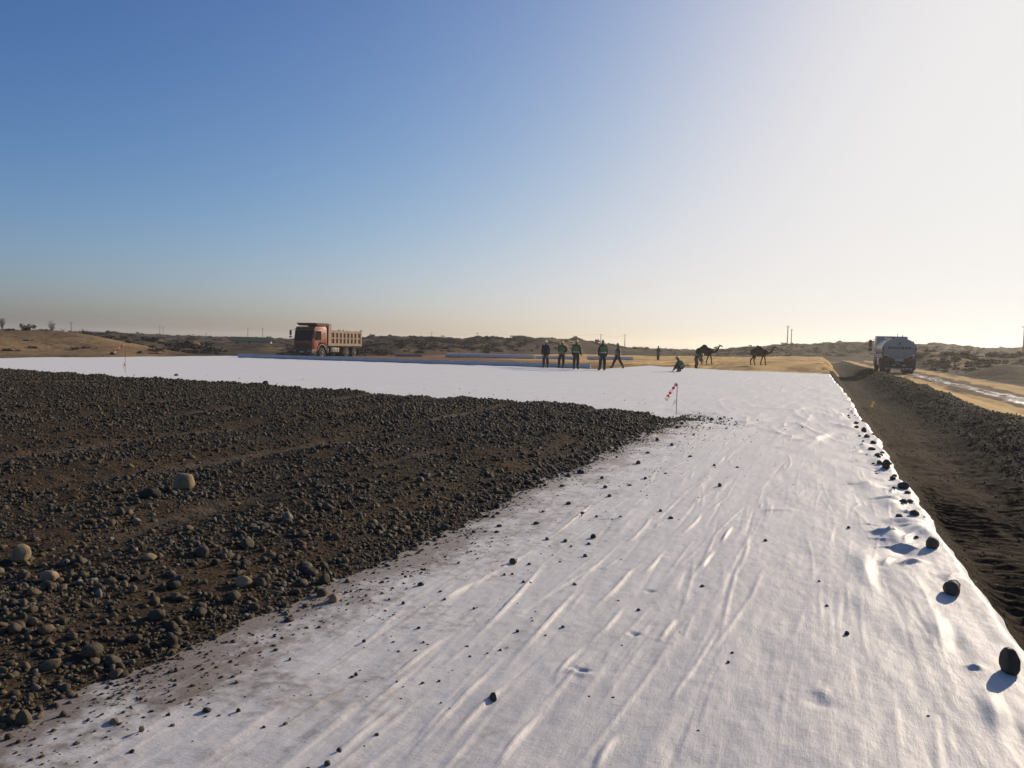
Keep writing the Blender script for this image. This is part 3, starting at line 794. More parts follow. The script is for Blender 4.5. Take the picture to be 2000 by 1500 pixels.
SINGLE = [(963, 1370, 17, 1, 1.1, M_dark_stone, 'round dark stone alone low in the middle of the white sheet'),
    (1001, 1099, 17, 3, 1.0, M_dark_stone, 'biggest dark stone out on the white sheet beyond the gravel'),
    (1158, 1052, 12, 1, .9, M_dark_stone, 'dark round stone on the sheet, farther of two right of the biggest one'),
    (1143, 1088, 11, 4, .9, M_dark_stone, 'dark stone on the sheet, nearer of two right of the biggest one'),
    (1047, 1025, 12, 0, 1.0, M_dark_stone, 'dark stone on the dirt smear near the gravel edge, beyond the biggest one'),
    (821, 1145, 13, 2, 1.0, M_stone, 'brown stone on the sheet between the gravel corner stones and the biggest dark stone'),
    (631, 1141, 26, 3, 1.1, M_stone, 'grey blocky stone standing at the foot of the gravel edge'),
    (626, 1165, 22, 5, .9, M_stone, 'square grey stone in front of the blocky stone at the gravel edge'),
    (650, 1177, 19, 1, 1.0, M_tan_stone, 'tan round stone on the sheet in front of the gravel edge'),
    (597, 1186, 16, 4, .7, M_stone, 'small flat stone left of the tan round stone at the gravel edge'),
    (353, 956, 35, 5, 1.1, M_tan_stone, 'large tan boulder lying alone on top of the gravel'),
    (290, 973, 36, 2, .8, M_stone, 'grey long cobble left in front of the large tan boulder'),
    (36, 1096, 32, 1, 1.0, M_tan_stone, 'orange tan cobble at the left side of the gravel'),
    (92, 1136, 32, 3, .9, M_tan_stone, 'brown tan cobble in the gravel, right of the orange one'),
    (472, 1144, 30, 4, .9, M_tan_stone, 'tan cobble in the gravel near the blocky grey stone'),
    (388, 1203, 30, 2, .8, M_stone, 'smooth brown cobble at the near gravel edge'),
    (170, 1282, 44, 3, .75, M_stone, 'long brown stone half buried at the near gravel edge'),
    (43, 1417, 24, 1, 1.15, M_stone, 'round brown stone on the dirty corner of the sheet'),
    (222, 1414, 19, 4, .8, M_tan_stone, 'light tan stone on the dirty sheet right of the round brown stone'),
    (332, 1266, 22, 5, 1.2, M_stone, 'upright stone standing on the dirty sheet below the gravel edge'),
    (158, 1318, 20, 3, 1.1, M_stone, 'pointed stone standing alone near the dirty sheet corner'),
    (606, 1122, 34, 2, .6, M_stone, 'long flat cobble at the gravel edge behind the blocky grey stone'),
    (518, 755, 14, 1, .9, M_dark_stone, 'dark block stone on the far edge of the gravel'),
    (902, 781, 9, 0, 1.0, M_dark_stone, 'dark stone standing out on the far gravel edge at the middle'),
    (343, 735, 8, 3, .9, M_dark_stone, 'dark stone on the white sheet behind the gravel, by the far flag'),
    (1134, 925, 16, 2, .8, M_dark_stone, 'dark pointed stone at the near gravel edge below the gravel tip'),
    (1246, 907, 9, 1, .9, M_dark_stone, 'dark stone in the dirt smear beside the gravel tip'),
    (1371, 1147, 10, 4, .8, M_dark_stone, 'dark small stone on clean sheet, middle of three in a line'),
    (1654, 1241, 10, 1, .9, M_dark_stone, 'dark small stone with a short shadow on bare sheet near the right billows'),
    (1615, 1185, 8, 0, .8, M_dark_stone, 'dark small stone just beyond the one by the right billows')]
for (px, py, w, sh, fl, m, lab) in SINGLE:
    onbed = m is not M_dark_stone and ('gravel' in lab and 'in the gravel' in lab or 'top of the gravel' in lab or 'cobble' in lab or 'buried' in lab)
    stone(px, py, w, m, lab, None, sh, bed_z if onbed else sheet_z, fl)

LOOSE = [(1247, 1193, 8), (1099, 1226, 8), (1600, 1136, 6), (1430, 1276, 7), (1813, 1400, 6), (1657, 1032, 6), (1495, 1057, 7), (1405, 950, 8), (1440, 913, 6), (1290, 999, 8), (1310, 1013, 10), (735, 1436, 9), (825, 1336, 8), (695, 1320, 8), (538, 1271, 10),
    (556, 1416, 11), (515, 1422, 8), (465, 1391, 10), (402, 1391, 14), (275, 1429, 10), (148, 1455, 11), (15, 1445, 14), (80, 1480, 10), (35, 1452, 9), (240, 1393, 9), (275, 1367, 8), (422, 1304, 9), (450, 1293, 9), (710, 1254, 9), (639, 1496, 12), (1122, 1142, 8), (1022, 1138, 7),
    (1150, 1063, 8), (1115, 1068, 6), (1094, 1098, 6), (1010, 1235, 7), (918, 1283, 7), (977, 1271, 7), (912, 1263, 7), (1065, 1242, 6), (835, 1260, 6), (817, 1228, 8), (768, 1255, 7), (940, 1345, 0), (1040, 1213, 6), (926, 1190, 7), (860, 1156, 7), (985, 1124, 7),
    (1035, 1136, 6), (787, 1180, 8), (746, 1160, 8), (715, 1165, 7), (705, 1152, 7), (760, 1172, 6), (670, 1330, 0), (868, 1170, 6), (975, 1028, 11), (925, 1040, 9), (970, 1040, 10), (1033, 1103, 8), (1068, 1054, 8), (1104, 1058, 8), (1165, 1010, 8), (1137, 1003, 8), (1110, 985, 10), (1182, 953, 9), (1212, 1010, 7),
    (1190, 970, 8), (1098, 950, 9), (1355, 850, 6), (1348, 892, 7), (1395, 910, 6), (1265, 885, 8), (1312, 870, 7), (1390, 815, 9), (1407, 818, 7), (1365, 818, 6), (1283, 860, 8), (1300, 925, 6), (1260, 935, 7), (1230, 948, 7), (1175, 935, 8), (1060, 1000, 8), (1322, 836, 7), (1332, 828, 8)]
for i, (px, py, w) in enumerate(LOOSE):
    if w: stone(px, py + 1, w, M_dark_stone if px > 700 else M_stone, 'small dark stone lying loose on the white sheet near the gravel', 'loose stones strewn on the white sheet', i, sheet_z, RNG.uniform(0.75, 1.1))

# small stones between the larger ones of the edge row
for i in range(26):
    y0 = 5.0 + 17 * RNG.random() ** 1.1; x0 = float(edge_x(y0)) - RNG.uniform(0.05, 0.34)
    P1 = np.array([[x0, y0, float(sheet_z(np.array([x0]), np.array([y0]))[0])]]); a_, b_, c_ = proj(P1)
    stone(float(a_[0]), float(b_[0]), RNG.uniform(0.022, 0.075) / y0 * FPX, M_dark_stone if i % 3 else M_stone, 'small stone between the larger ones along the right-hand edge of the sheet', 'small stones along the sheet edge', i, sheet_z, RNG.uniform(0.6, 1.0))

# the cobbles that show largest in the gravel
n = 0; taken = []
while n < 150:
    px = RNG.uniform(-10, 1250); py = 760 + 580 * RNG.random() ** 0.8
    p = at(px, py, 0.1)
    if p.x > float(bed_edge(p.y)) - 0.08 or p.y > float(bed_far(p.x)) - 0.3: continue
    if any(abs(px - a) < 26 and abs(py - b) < 12 for a, b in taken): continue
    taken.append((px, py))
    w = min(0.03 + RNG.exponential(0.016), 0.09) / p.length * FPX
    stone(px, py, w, M_tan_stone if RNG.random() < 0.10 else M_stone, 'rounded river cobble among the smaller gravel of the bed', 'cobbles in the gravel bed', int(RNG.integers(0, 6)), bed_z, RNG.uniform(0.6, 0.95), sink=0.24)
    n += 1

# ------------------------------------------------------------------ common paints
M_black = paint('black_rubber', (0.022, 0.021, 0.02), 0.85, 0.55, (0.17, 0.13, 0.095), 5, spec=0.2)
M_chassis = paint('chassis_black', (0.03, 0.028, 0.027), 0.7, 0.5)
M_glass = paint('vehicle_glass', (0.012, 0.013, 0.014), 0.12, 0.12, (0.06, 0.055, 0.05), 2, spec=0.12)
M_red = paint('red_cab_paint', (0.36, 0.045, 0.022), 0.42, 0.55, (0.56, 0.26, 0.115), 1.6)
M_tan = paint('tan_body_paint', (0.42, 0.28, 0.165), 0.6, 0.45, (0.36, 0.25, 0.17), 1.4)
M_brown_panel = paint('dark_brown_panel', (0.20, 0.085, 0.055), 0.8, 0.4, (0.25, 0.16, 0.11), 4)  # darker red-brown for the recessed side panels and the canopy
M_rim = paint('dusty_rim', (0.33, 0.27, 0.21), 0.6, 0.4)
M_white_paint = paint('white_vehicle_paint', (0.37, 0.355, 0.33), 0.22, 0.35, (0.30, 0.26, 0.21), 1.8)
M_silver = paint('silver_metal', (0.55, 0.55, 0.53), 0.3, 0.3, metal=0.7)
M_lamp_red = paint('red_lamp', (0.17, 0.02, 0.016), 0.25, 0.2)
M_lamp_clear = paint('clear_lamp', (0.30, 0.28, 0.25), 0.2, 0.2)
M_plate = paint('number_plate', (0.60, 0.60, 0.57), 0.4, 0.3)
M_maroon = paint('maroon_bumper', (0.085, 0.034, 0.028), 0.5, 0.5)
M_lettering = paint('dark_lettering', (0.02, 0.02, 0.025), 0.5, 0.1)

def wheel(parent, x, y, side, r=0.53, w=0.30, dual=False):
    """tyre with tread blocks, its rim and hub as sub-part; side = +1 left, -1 right"""
    rot = Matrix.Translation((x, y, r)) @ Matrix.Rotation(R(90) * (-side), 4, 'X')
    ty = MB()
    ws = (0.0, -w - 0.05) if dual else (0.0,)
    for o in ws:
        ty.lathe([(r * .60, -w / 2 + o), (r * .82, -w / 2 + o - .01), (r * .95, -w / 2 + o + .02), (r, -w / 2 + .06 + o), (r, w / 2 - .06 + o), (r * .95, w / 2 - .02 + o), (r * .82, w / 2 + .01 + o), (r * .60, w / 2 + o)], rot, 28)
    for k in range(28):
        a = 2 * math.pi * k / 28
        t = bmesh.new(); bmesh.ops.create_cube(t, size=1)
        ty.add(t, rot @ Matrix.Rotation(a, 4, 'Z') @ Matrix.Translation((r, 0, 0)) @ Matrix.Diagonal((0.03, 0.06, w * 0.8, 1)))
    o = ty.build('wheel', M_black, parent, 40)
    rm = MB()
    ins = -0.10 if dual else 0.02
    rm.lathe([(r * .60, w / 2 - .03), (r * .62, w / 2 + .012), (r * .56, w / 2 + .012), (r * .50, w / 2 - .06 + ins * .4), (r * .42, w / 2 - .05 + ins), (r * .24, w / 2 - .03 + ins), (r * .22, w / 2 + .05), (r * .10, w / 2 + .07), (0, w / 2 + .07)], rot, 24)
    for k in range(10):
        a = 2 * math.pi * k / 10
        p0 = rot @ Vector((r * .33 * math.cos(a), r * .33 * math.sin(a), w / 2 - .06 + ins)); p1 = rot @ Vector((r * .33 * math.cos(a), r * .33 * math.sin(a), w / 2 + .0 + ins))
        rm.tube([p0, p1], 0.02, 6)
    rm.build('rim', M_rim, o, 40)
    return o

# ------------------------------------------------------------------ dump truck
p = at(640, 695.5, -0.22)
view = math.atan2(-p.y, -p.x)                      # direction from the truck to the camera
dz = float(ground_z(np.array([p.x]), np.array([p.y]))[0])
T = empty('dump_truck', (p.x, p.y, dz), view - R(40))
tag(T, 'red and tan dump truck parked beyond the far edge of the white sheet', 'dump truck')
# local x forward, y left, z up; front axle at x = 2.3
fx = 2.35; ra, rb = fx - 3.85, fx - 5.2
cab = MB()
cab.prism([(fx + 1.38, .62), (fx + 1.40, 1.55), (fx + 1.20, 2.75), (fx + 1.02, 3.08), (fx - .55, 3.14), (fx - .72, 2.9), (fx - .78, 1.05), (fx - .62, 1.05), (fx - .60, 1.22), (fx - .45, 1.40), (fx - .2, 1.5), (fx + .2, 1.5), (fx + .45, 1.4), (fx + .6, 1.22), (fx + .64, .62)], -1.22, 1.22, 'y', 0.05)
cab.build('cab', M_red, T, 35)
ws = MB(); ws.prism([(fx + 1.405, 1.66), (fx + 1.432, 1.66), (fx + 1.235, 2.72), (fx + 1.21, 2.72)], -1.06, 1.06, 'y'); ws.build('windshield', M_glass, T)
g = MB()
for k in range(4): g.box(fx + 1.39, fx + 1.45, -.85, .85, .92 + .13 * k, 1.0 + .13 * k, .012)
g.build('grille', M_chassis, T)
b = MB(); b.box(fx + 1.22, fx + 1.56, -1.24, 1.24, .42, .84, .05); b.box(fx + 1.0, fx + 1.25, .95, 1.24, .45, .80, .03); b.box(fx + 1.0, fx + 1.25, -1.24, -.95, .45, .80, .03); bp = b.build('bumper', M_maroon, T, 35)
for s in (-1, 1):
    h = MB(); h.box(fx + 1.545, fx + 1.585, s * .95 - .2, s * .95 + .2, .56, .74, .02); h.build('headlight', M_lamp_clear, bp, 35)
q = MB(); q.box(fx + 1.55, fx + 1.575, -.26, .26, .5, .64); q.build('number_plate', M_plate, bp)
vs = MB(); vs.box(fx + 1.0, fx + 1.42, -1.1, 1.1, 2.86, 2.9, .015); vs.build('sun_visor', M_chassis, T, 35)
for s in (-1, 1):
    dr = MB(); dr.prism([(fx + 1.22, .95), (fx + 1.22, 1.62), (fx + 1.02, 2.78), (fx + .02, 2.78), (fx + .02, 1.62), (fx + .25, 1.6), (fx + .62, 1.42), (fx + .78, .95)], s * 1.215, s * 1.24, 'y', 0.006)
    d = dr.build('door', M_red, T, 35)
    w = MB(); w.prism([(fx + 1.10, 1.75), (fx + .96, 2.66), (fx + .12, 2.66), (fx + .12, 1.75)], s * 1.238, s * 1.25, 'y'); w.build('window', M_glass, d)
    hd = MB(); hd.box(fx + .12, fx + .3, s * 1.24 - .02, s * 1.24 + .03, 1.5, 1.55, .01); hd.build('handle', M_chassis, d)
    w = MB(); w.prism([(fx - .12, 1.85), (fx - .12, 2.5), (fx - .5, 2.5), (fx - .5, 1.85)], s * 1.218, s * 1.232, 'y'); w.build('rear_side_panel', M_red, T)
    fl = MB()
    arc = [(fx + .68 * math.cos(a), .62 + .78 * math.sin(a)) for a in np.linspace(R(15), R(165), 12)]; arc2 = [(fx + .60 * math.cos(a), .60 + .70 * math.sin(a)) for a in np.linspace(R(165), R(15), 12)]
    fl.prism(arc + arc2, s * .98, s * 1.27, 'y'); fl.build('mudguard', M_white_paint if s > 0 else M_red, T, 35)
    st = MB(); st.box(fx + .68, fx + 1.1, s * 1.13 - .1, s * 1.13 + .1, .44, .48, .01); st.box(fx + .7, fx + 1.08, s * 1.13 - .1, s * 1.13 + .1, .70, .73, .01); st.build('step', M_rim, T)
    mi = MB(); mi.tube([(fx + 1.3, s * 1.2, 2.75), (fx + 1.55, s * 1.48, 2.78), (fx + 1.55, s * 1.5, 2.1), (fx + 1.35, s * 1.24, 1.95)], .018, 6); mi.box(fx + 1.5, fx + 1.58, s * 1.5 - .12, s * 1.5 + .12, 2.2, 2.7, .03); mi.box(fx + 1.5, fx + 1.6, s * 1.5 - .12, s * 1.5 + .12, 1.95, 2.12, .03)
    mi.build('mirror', M_chassis, T, 35)
    wheel(T, fx, s * 1.06, s)
    wheel(T, ra, s * 1.06, s, dual=True); wheel(T, rb, s * 1.06, s, dual=True)
    rg = MB(); rg.tube([(ra + .75, s * 1.1, 1.2), (ra + .62, s * 1.1, .95), (ra + .6, s * 1.1, .72)], .03, 6); rg.tube([(rb - .72, s * 1.1, 1.2), (rb - .62, s * 1.1, 1.0), (rb - .62, s * 1.1, .7)], .03, 6); rg.box(ra + .58, ra + .62, s * 1.06 - .26, s * 1.06 + .26, .35, .9); rg.box(rb - .66, rb - .62, s * 1.06 - .26, s * 1.06 + .26, .35, .95)
    rg.build('mudflap', M_chassis, T)
ch = MB()
for s in (-.42, .42): ch.box(rb - .9, fx + 1.1, s - .06, s + .06, .78, 1.05)
for x in (fx, ra, rb): ch.tube([(x, -1.0, .53), (x, 1.0, .53)], .09, 10)
ch.tube([(fx - .6, 0, .75), (rb, 0, .62)], .07, 8); ch.blob((ra, 0, .55), .24); ch.blob((rb, 0, .55), .24)
ch.build('chassis', M_chassis, T, 40)
ft = MB(); ft.box(fx - 2.75, fx - 1.45, .68, 1.2, .55, 1.05, .09)
for x in (fx - 2.45, fx - 1.75): ft.box(x - .03, x + .03, .665, 1.215, .535, 1.065, .02)
ft.build('fuel_tank', M_rim, T, 35)
at_ = MB(); at_.lathe([(0, -.24), (.11, -.24), (.13, -.2), (.13, .2), (.11, .24), (0, .24)], Matrix.Translation((fx - 1.05, 1.0, .72)), 14); at_.build('air_tank', M_rim, T, 40)
# tipping body
x0, x1 = fx - 6.35, fx - .95
bd = MB()
bd.box(x0, x1, -1.22, 1.22, 1.18, 1.30, .01)
for s in (-1, 1): bd.box(x0, x1, s * 1.16 - .03, s * 1.16 + .03, 1.3, 2.74)
bd.box(x1 - .06, x1, -1.2, 1.2, 1.3, 3.42)
body = bd.build('tipping_body', M_tan, T)
for s in (-1, 1):
    fr = MB()
    fr.box(x0, x1, s * 1.21 - .03, s * 1.21 + .045, 2.52, 2.80, .012); fr.box(x0, x1, s * 1.21 - .03, s * 1.21 + .045, 1.22, 1.46, .012)
    fr.box(x1 - .42, x1 + .02, s * 1.21 - .03, s * 1.21 + .05, 1.22, 3.44, .012); fr.box(x0 - .03, x0 + .2, s * 1.21 - .03, s * 1.21 + .05, 1.2, 2.86, .012)
    fr.box(x0 + .2, x1 - .42, s * 1.21 - .03, s * 1.21 + .03, 1.93, 2.06, .01)
    fr.build('side_frame', M_tan, body)
    L0, L1 = x0 + .2, x1 - .42
    for k in range(9):
        xx = L0 + (L1 - L0) * k / 8
        if k in (0, 8): continue
        rb_ = MB(); rb_.box(xx - .13, xx + .13, s * 1.20 - .02, s * 1.20 + .05, 1.46, 2.52, .012); rb_.build('side_rib', M_tan, body)
    for k in range(8):
        xa = L0 + (L1 - L0) * k / 8; xb = L0 + (L1 - L0) * (k + 1) / 8
        for z0, z1 in ((1.46, 1.93), (2.06, 2.52)):
            pn = MB(); pn.box(xa + .12, xb - .12, s * 1.19 - .004, s * 1.19 + .006, z0, z1); pn.build('side_panel', M_brown_panel, body)
tg = MB(); tg.box(x0 - .08, x0 - .02, -1.18, 1.18, 1.25, 2.7, .02)
for k in range(5): tg.box(x0 - .14, x0 - .08, -1.15 + .52 * k, -1.0 + .52 * k, 1.28, 2.68, .01)
tg.build('tailgate', M_tan, body)
cp = MB(); cp.prism([(x1, 3.30), (x1 + .5, 3.26), (x1 + 1.6, 3.24), (x1 + 1.95, 3.38), (x1 + 1.97, 3.46), (x1, 3.46)], -1.2, 1.2, 'y', .01); cp.prism([(x1, 2.95), (x1 + .25, 3.2), (x1 + 1.6, 3.2), (x1 + 1.9, 3.44), (x1, 3.44)], 1.19, 1.23, 'y'); cp.prism([(x1, 2.95), (x1 + .25, 3.2), (x1 + 1.6, 3.2), (x1 + 1.9, 3.44), (x1, 3.44)], -1.23, -1.19, 'y')
cp.build('canopy', M_brown_panel, body, 35)
hy = MB(); hy.tube([(x1 + .12, 0, 1.1), (x1 + .1, 0, 3.1)], .11, 12); hy.build('hydraulic_ram', M_chassis, T, 40)
hk = MB()
for s in (-1, 1):
    hk.box(x0 - .02, x0 + .12, s * 1.2 - .05, s * 1.2 + .05, 2.84, 2.94, .02); hk.box(x0 + 3.6, x0 + 3.85, s * 1.2 - .05, s * 1.2 + .05, 2.79, 2.88, .02)
hk.build('latch', M_chassis, body, 35)

# ------------------------------------------------------------------ water tanker
p = at(1757, 728.5, -0.13)
T = empty('water_tanker', (5.9, 70.5, float(road_z(np.array([5.9]), np.array([72.0]))[0]) + .02), R(90 + 1.5))
tag(T, 'white water tanker truck driving away on the wet haul road', 'tanker truck')
# local x forward; rear of the tank at x = 0
tank = MB()
TM = Matrix.Translation((.0, 0, 2.02)) @ Matrix.Rotation(R(90), 4, 'Y')
tank.lathe([(.0, -.10), (.58, -.085), (.79, -.03), (.825, .03), (.825, 5.4), (.79, 5.46), (0, 5.52)], Matrix.Translation((.12, 0, 2.02)) @ Matrix.Rotation(R(90), 4, 'Y'), 48, 1.53)
tk = tank.build('tank', M_white_paint, T, 35)
for x in (.14, 1.9, 3.6, 5.3):
    bn = MB(); bn.lathe([(.825, -.03), (.84, -.03), (.84, .03), (.825, .03)], Matrix.Translation((x, 0, 2.02)) @ Matrix.Rotation(R(90), 4, 'Y'), 48, 1.527); bn.build('band', M_silver, tk, 35)
fc = bpy.data.curves.new('text_shape', 'FONT'); fc.body = 'SHACMAN'; fc.size = 0.30; fc.extrude = 0.006; fc.align_x = 'CENTER'; fc.align_y = 'CENTER'; fc.space_character = 1.28; fc.offset = 0.016
fo = bpy.data.objects.new('text_shape', fc); C.objects.link(fo); fo.data.materials.append(M_lettering); fo.parent = tk
fo.location = (-.005, 0, 2.06); fo.rotation_euler = (R(90), 0, R(-90)); fo.scale = (1.0, .82, 1)
lm = bpy.data.meshes.new_from_object(fo.evaluated_get(bpy.context.evaluated_depsgraph_get())); lo = bpy.data.objects.new('lettering', lm); C.objects.link(lo)
lo.parent = tk; lo.location = fo.location; lo.rotation_euler = fo.rotation_euler; lo.scale = fo.scale
bpy.data.objects.remove(fo); lo.name = 'lettering'
em = MB()
em.prism([(-.07, 2.30), (.03, 2.30), (.09, 2.34), (.09, 2.40), (-.01, 2.42), (.08, 2.50), (-.03, 2.50), (-.09, 2.44), (-.09, 2.39), (.02, 2.36)], -.012, .012, 'x', .003)
em.build('emblem', M_lettering, tk)
mh = MB(); mh.lathe([(.0, .1), (.3, .1), (.3, .04), (.26, .04), (.26, -.06)], Matrix.Translation((2.6, 0, 2.83)), 18); mh.tube([(2.5, -.2, 2.93), (2.5, 0, 3.0), (2.5, .2, 2.93)], .02, 6); mh.build('manhole', M_silver, tk, 40)
ry = MB()
for y in (-.5, .5): ry.tube([(.5, y, 2.78), (.5, y, 2.95), (5.2, y, 2.95), (5.2, y, 2.78)], .02, 6)
ry.tube([(.4, .15, 2.78), (.4, .15, 3.22)], .018, 6); ry.tube([(1.2, -.3, 2.8), (1.2, -.3, 3.15)], .018, 6); ry.blob((.9, .35, 2.88), (.16, .08, .09)); ry.blob((.35, -1.0, 2.55), (.06, .06, .08))
ry.build('top_rail', M_chassis, tk, 40)
hs = MB(); hs.tube([(.3, .55, 2.8), (1.0, .75, 2.85), (2.2, .8, 2.84), (3.4, .76, 2.86)], .05, 8); hs.build('hose', M_silver, T, 40)
cb = MB(); cx = 7.6
cb.prism([(cx - 1.9, .95), (cx - 1.95, 2.75), (cx - 1.75, 3.1), (cx - .5, 3.14), (cx - .1, 2.75), (cx + .12, 1.6), (cx + .12, .55), (cx - .55, .55), (cx - .6, 1.2), (cx - .85, 1.42), (cx - 1.25, 1.42), (cx - 1.5, 1.2), (cx - 1.55, .95)], -1.24, 1.24, 'y', .06)
cb = cb.build('cab', M_white_paint, T, 35)
rw = MB(); rw.box(cx - 1.99, cx - 1.955, -.6, .6, 2.1, 2.6, .01); rw.build('rear_window', M_glass, cb)
for s in (-1, 1):
    d = MB(); d.prism([(cx - .02, .95), (cx - .02, 1.6), (cx - .22, 2.7), (cx - 1.2, 2.7), (cx - 1.2, 1.5), (cx - .62, 1.42), (cx - .5, .95)], s * 1.238, s * 1.26, 'y', .006); d = d.build('door', M_white_paint, T, 35)
    w = MB(); w.prism([(cx - .14, 1.75), (cx - .3, 2.6), (cx - 1.12, 2.6), (cx - 1.12, 1.75)], s * 1.258, s * 1.27, 'y'); w.build('window', M_glass, d)
    mi = MB(); mi.tube([(cx - .05, s * 1.22, 2.85), (cx + .1, s * 1.55, 2.85), (cx + .1, s * 1.55, 1.95), (cx, s * 1.25, 1.85)], .02, 6); mi.box(cx + .04, cx + .14, s * 1.56 - .13, s * 1.56 + .13, 2.15, 2.78, .03); mi.box(cx + .02, cx + .16, s * 1.56 - .14, s * 1.56 + .14, 1.8, 2.06, .03); mi.build('mirror', M_chassis, T, 35)
    wheel(T, cx - 1.05, s * 1.06, s); wheel(T, 1.0, s * 1.02, s, dual=True); wheel(T, 2.35, s * 1.02, s, dual=True)
    dk = MB(); dk.box(.2, 5.5, s * 1.10 - .12, s * 1.10 + .12, 1.42, 1.50, .015); dk.box(.2, 5.5, s * 1.2 - .015, s * 1.2 + .015, 1.28, 1.36, .01); dk.build('catwalk', M_silver, T)
    lk = MB(); lk.box(3.3, 4.7, s * 1.0 - .22, s * 1.0 + .22, .6, 1.2, .04); lk = lk.build('side_locker', M_white_paint if s > 0 else M_chassis, T, 35)
    lh = MB(); lh.box(3.9, 4.1, s * 1.23 - .02, s * 1.23 + .015, .95, 1.0, .008); lh.build('handle', M_chassis, lk)
    mg = MB(); arc = [(1.68 + 1.42 * math.cos(a), .50 + .78 * math.sin(a)) for a in np.linspace(R(12), R(168), 14)]; arc2 = [(1.68 + 1.37 * math.cos(a), .48 + .74 * math.sin(a)) for a in np.linspace(R(168), R(12), 14)]
    mg.prism(arc + arc2, s * .75, s * 1.22, 'y'); mg.build('mudguard', M_chassis, T, 35)
    fp = MB(); fp.box(.16, .2, s * 1.0 - .24, s * 1.0 + .24, .32, 1.0); fp.build('mudflap', M_chassis, T)
    sd = MB(); sd.tube([(.0, s * 1.19, .9), (.0, s * 1.19, 2.15)], .03, 6); sd.blob((.0, s * 1.22, 2.05), (.05, .07, .09)); sd.blob((.0, s * 1.22, 1.62), (.05, .07, .07)); sd.build('marker_post', M_chassis, T, 40)
    ld = MB()
    for k in range(6): ld.tube([(2.9, s * 1.22, .6 + .26 * k), (3.25, s * 1.22, .6 + .26 * k)], .016, 6)
    ld.tube([(2.9, s * 1.22, .5), (2.9, s * 1.18, 2.1)], .018, 6); ld.tube([(3.25, s * 1.22, .5), (3.25, s * 1.18, 2.1)], .018, 6)
    ld.build('ladder', M_silver, T, 40)
    st = MB(); st.box(cx - .5, cx + .05, s * 1.16 - .1, s * 1.16 + .1, .42, .46, .01); st.build('step', M_silver, T)
ch = MB()
for s in (-.42, .42): ch.box(.1, cx, s - .07, s + .07, .85, 1.15)
for x in (1.0, 2.35, cx - 1.05): ch.tube([(x, -1, .53), (x, 1, .53)], .09, 10); ch.blob((x, 0, .55), .22)
for x in (.6, 2.6, 4.8): ch.box(x - .06, x + .06, -1.0, 1.0, 1.15, 1.5)
ch.build('chassis', M_chassis, T, 40)
bp = MB(); bp.box(-.12, .02, -1.2, 1.2, .55, .78, .03); bp = bp.build('rear_bumper', M_maroon, T, 35)
rp = MB(); rp.box(-.02, .06, -1.16, 1.16, .98, 1.22, .02); rp = rp.build('rear_panel', M_maroon, T, 35)
for y in (-.95, .95):
    l = MB(); l.box(-.05, -.018, y - .19, y + .19, 1.03, 1.17, .012); l.build('tail_light', M_lamp_red, rp, 35)
for y in (-.35, .35, .0):
    l = MB(); l.box(-.14, -.118, y - .11, y + .11, .62, .71, .01); l.build('reflector', M_plate if y else M_lamp_red, bp, 35)
pl = MB(); pl.box(-.045, -.018, -.3, .3, 1.0, 1.2); pl.build('number_plate', M_plate, rp)
sb = MB(); sb.tube([(-.05, -1.0, .42), (-.05, 1.0, .42)], .04, 8)  # pale bar and plates added to stand for light showing beneath the tanker
for k in range(7): sb.prism([(-.9 + .3 * k - .06, .30), (-.9 + .3 * k + .06, .30), (-.9 + .3 * k + .03, .40), (-.9 + .3 * k - .03, .40)], -.09, -.02, 'x')
sb.build('underlight_bar', M_silver, T, 40)
pu = MB(); pu.lathe([(0, -.2), (.18, -.2), (.2, 0), (.18, .2), (0, .2)], Matrix.Translation((.5, .45, .9)) @ Matrix.Rotation(R(90), 4, 'X'), 14); pu.tube([(.5, .45, 1.1), (.5, .45, 1.3)], .06, 8); pu.build('pump', M_chassis, T, 40)

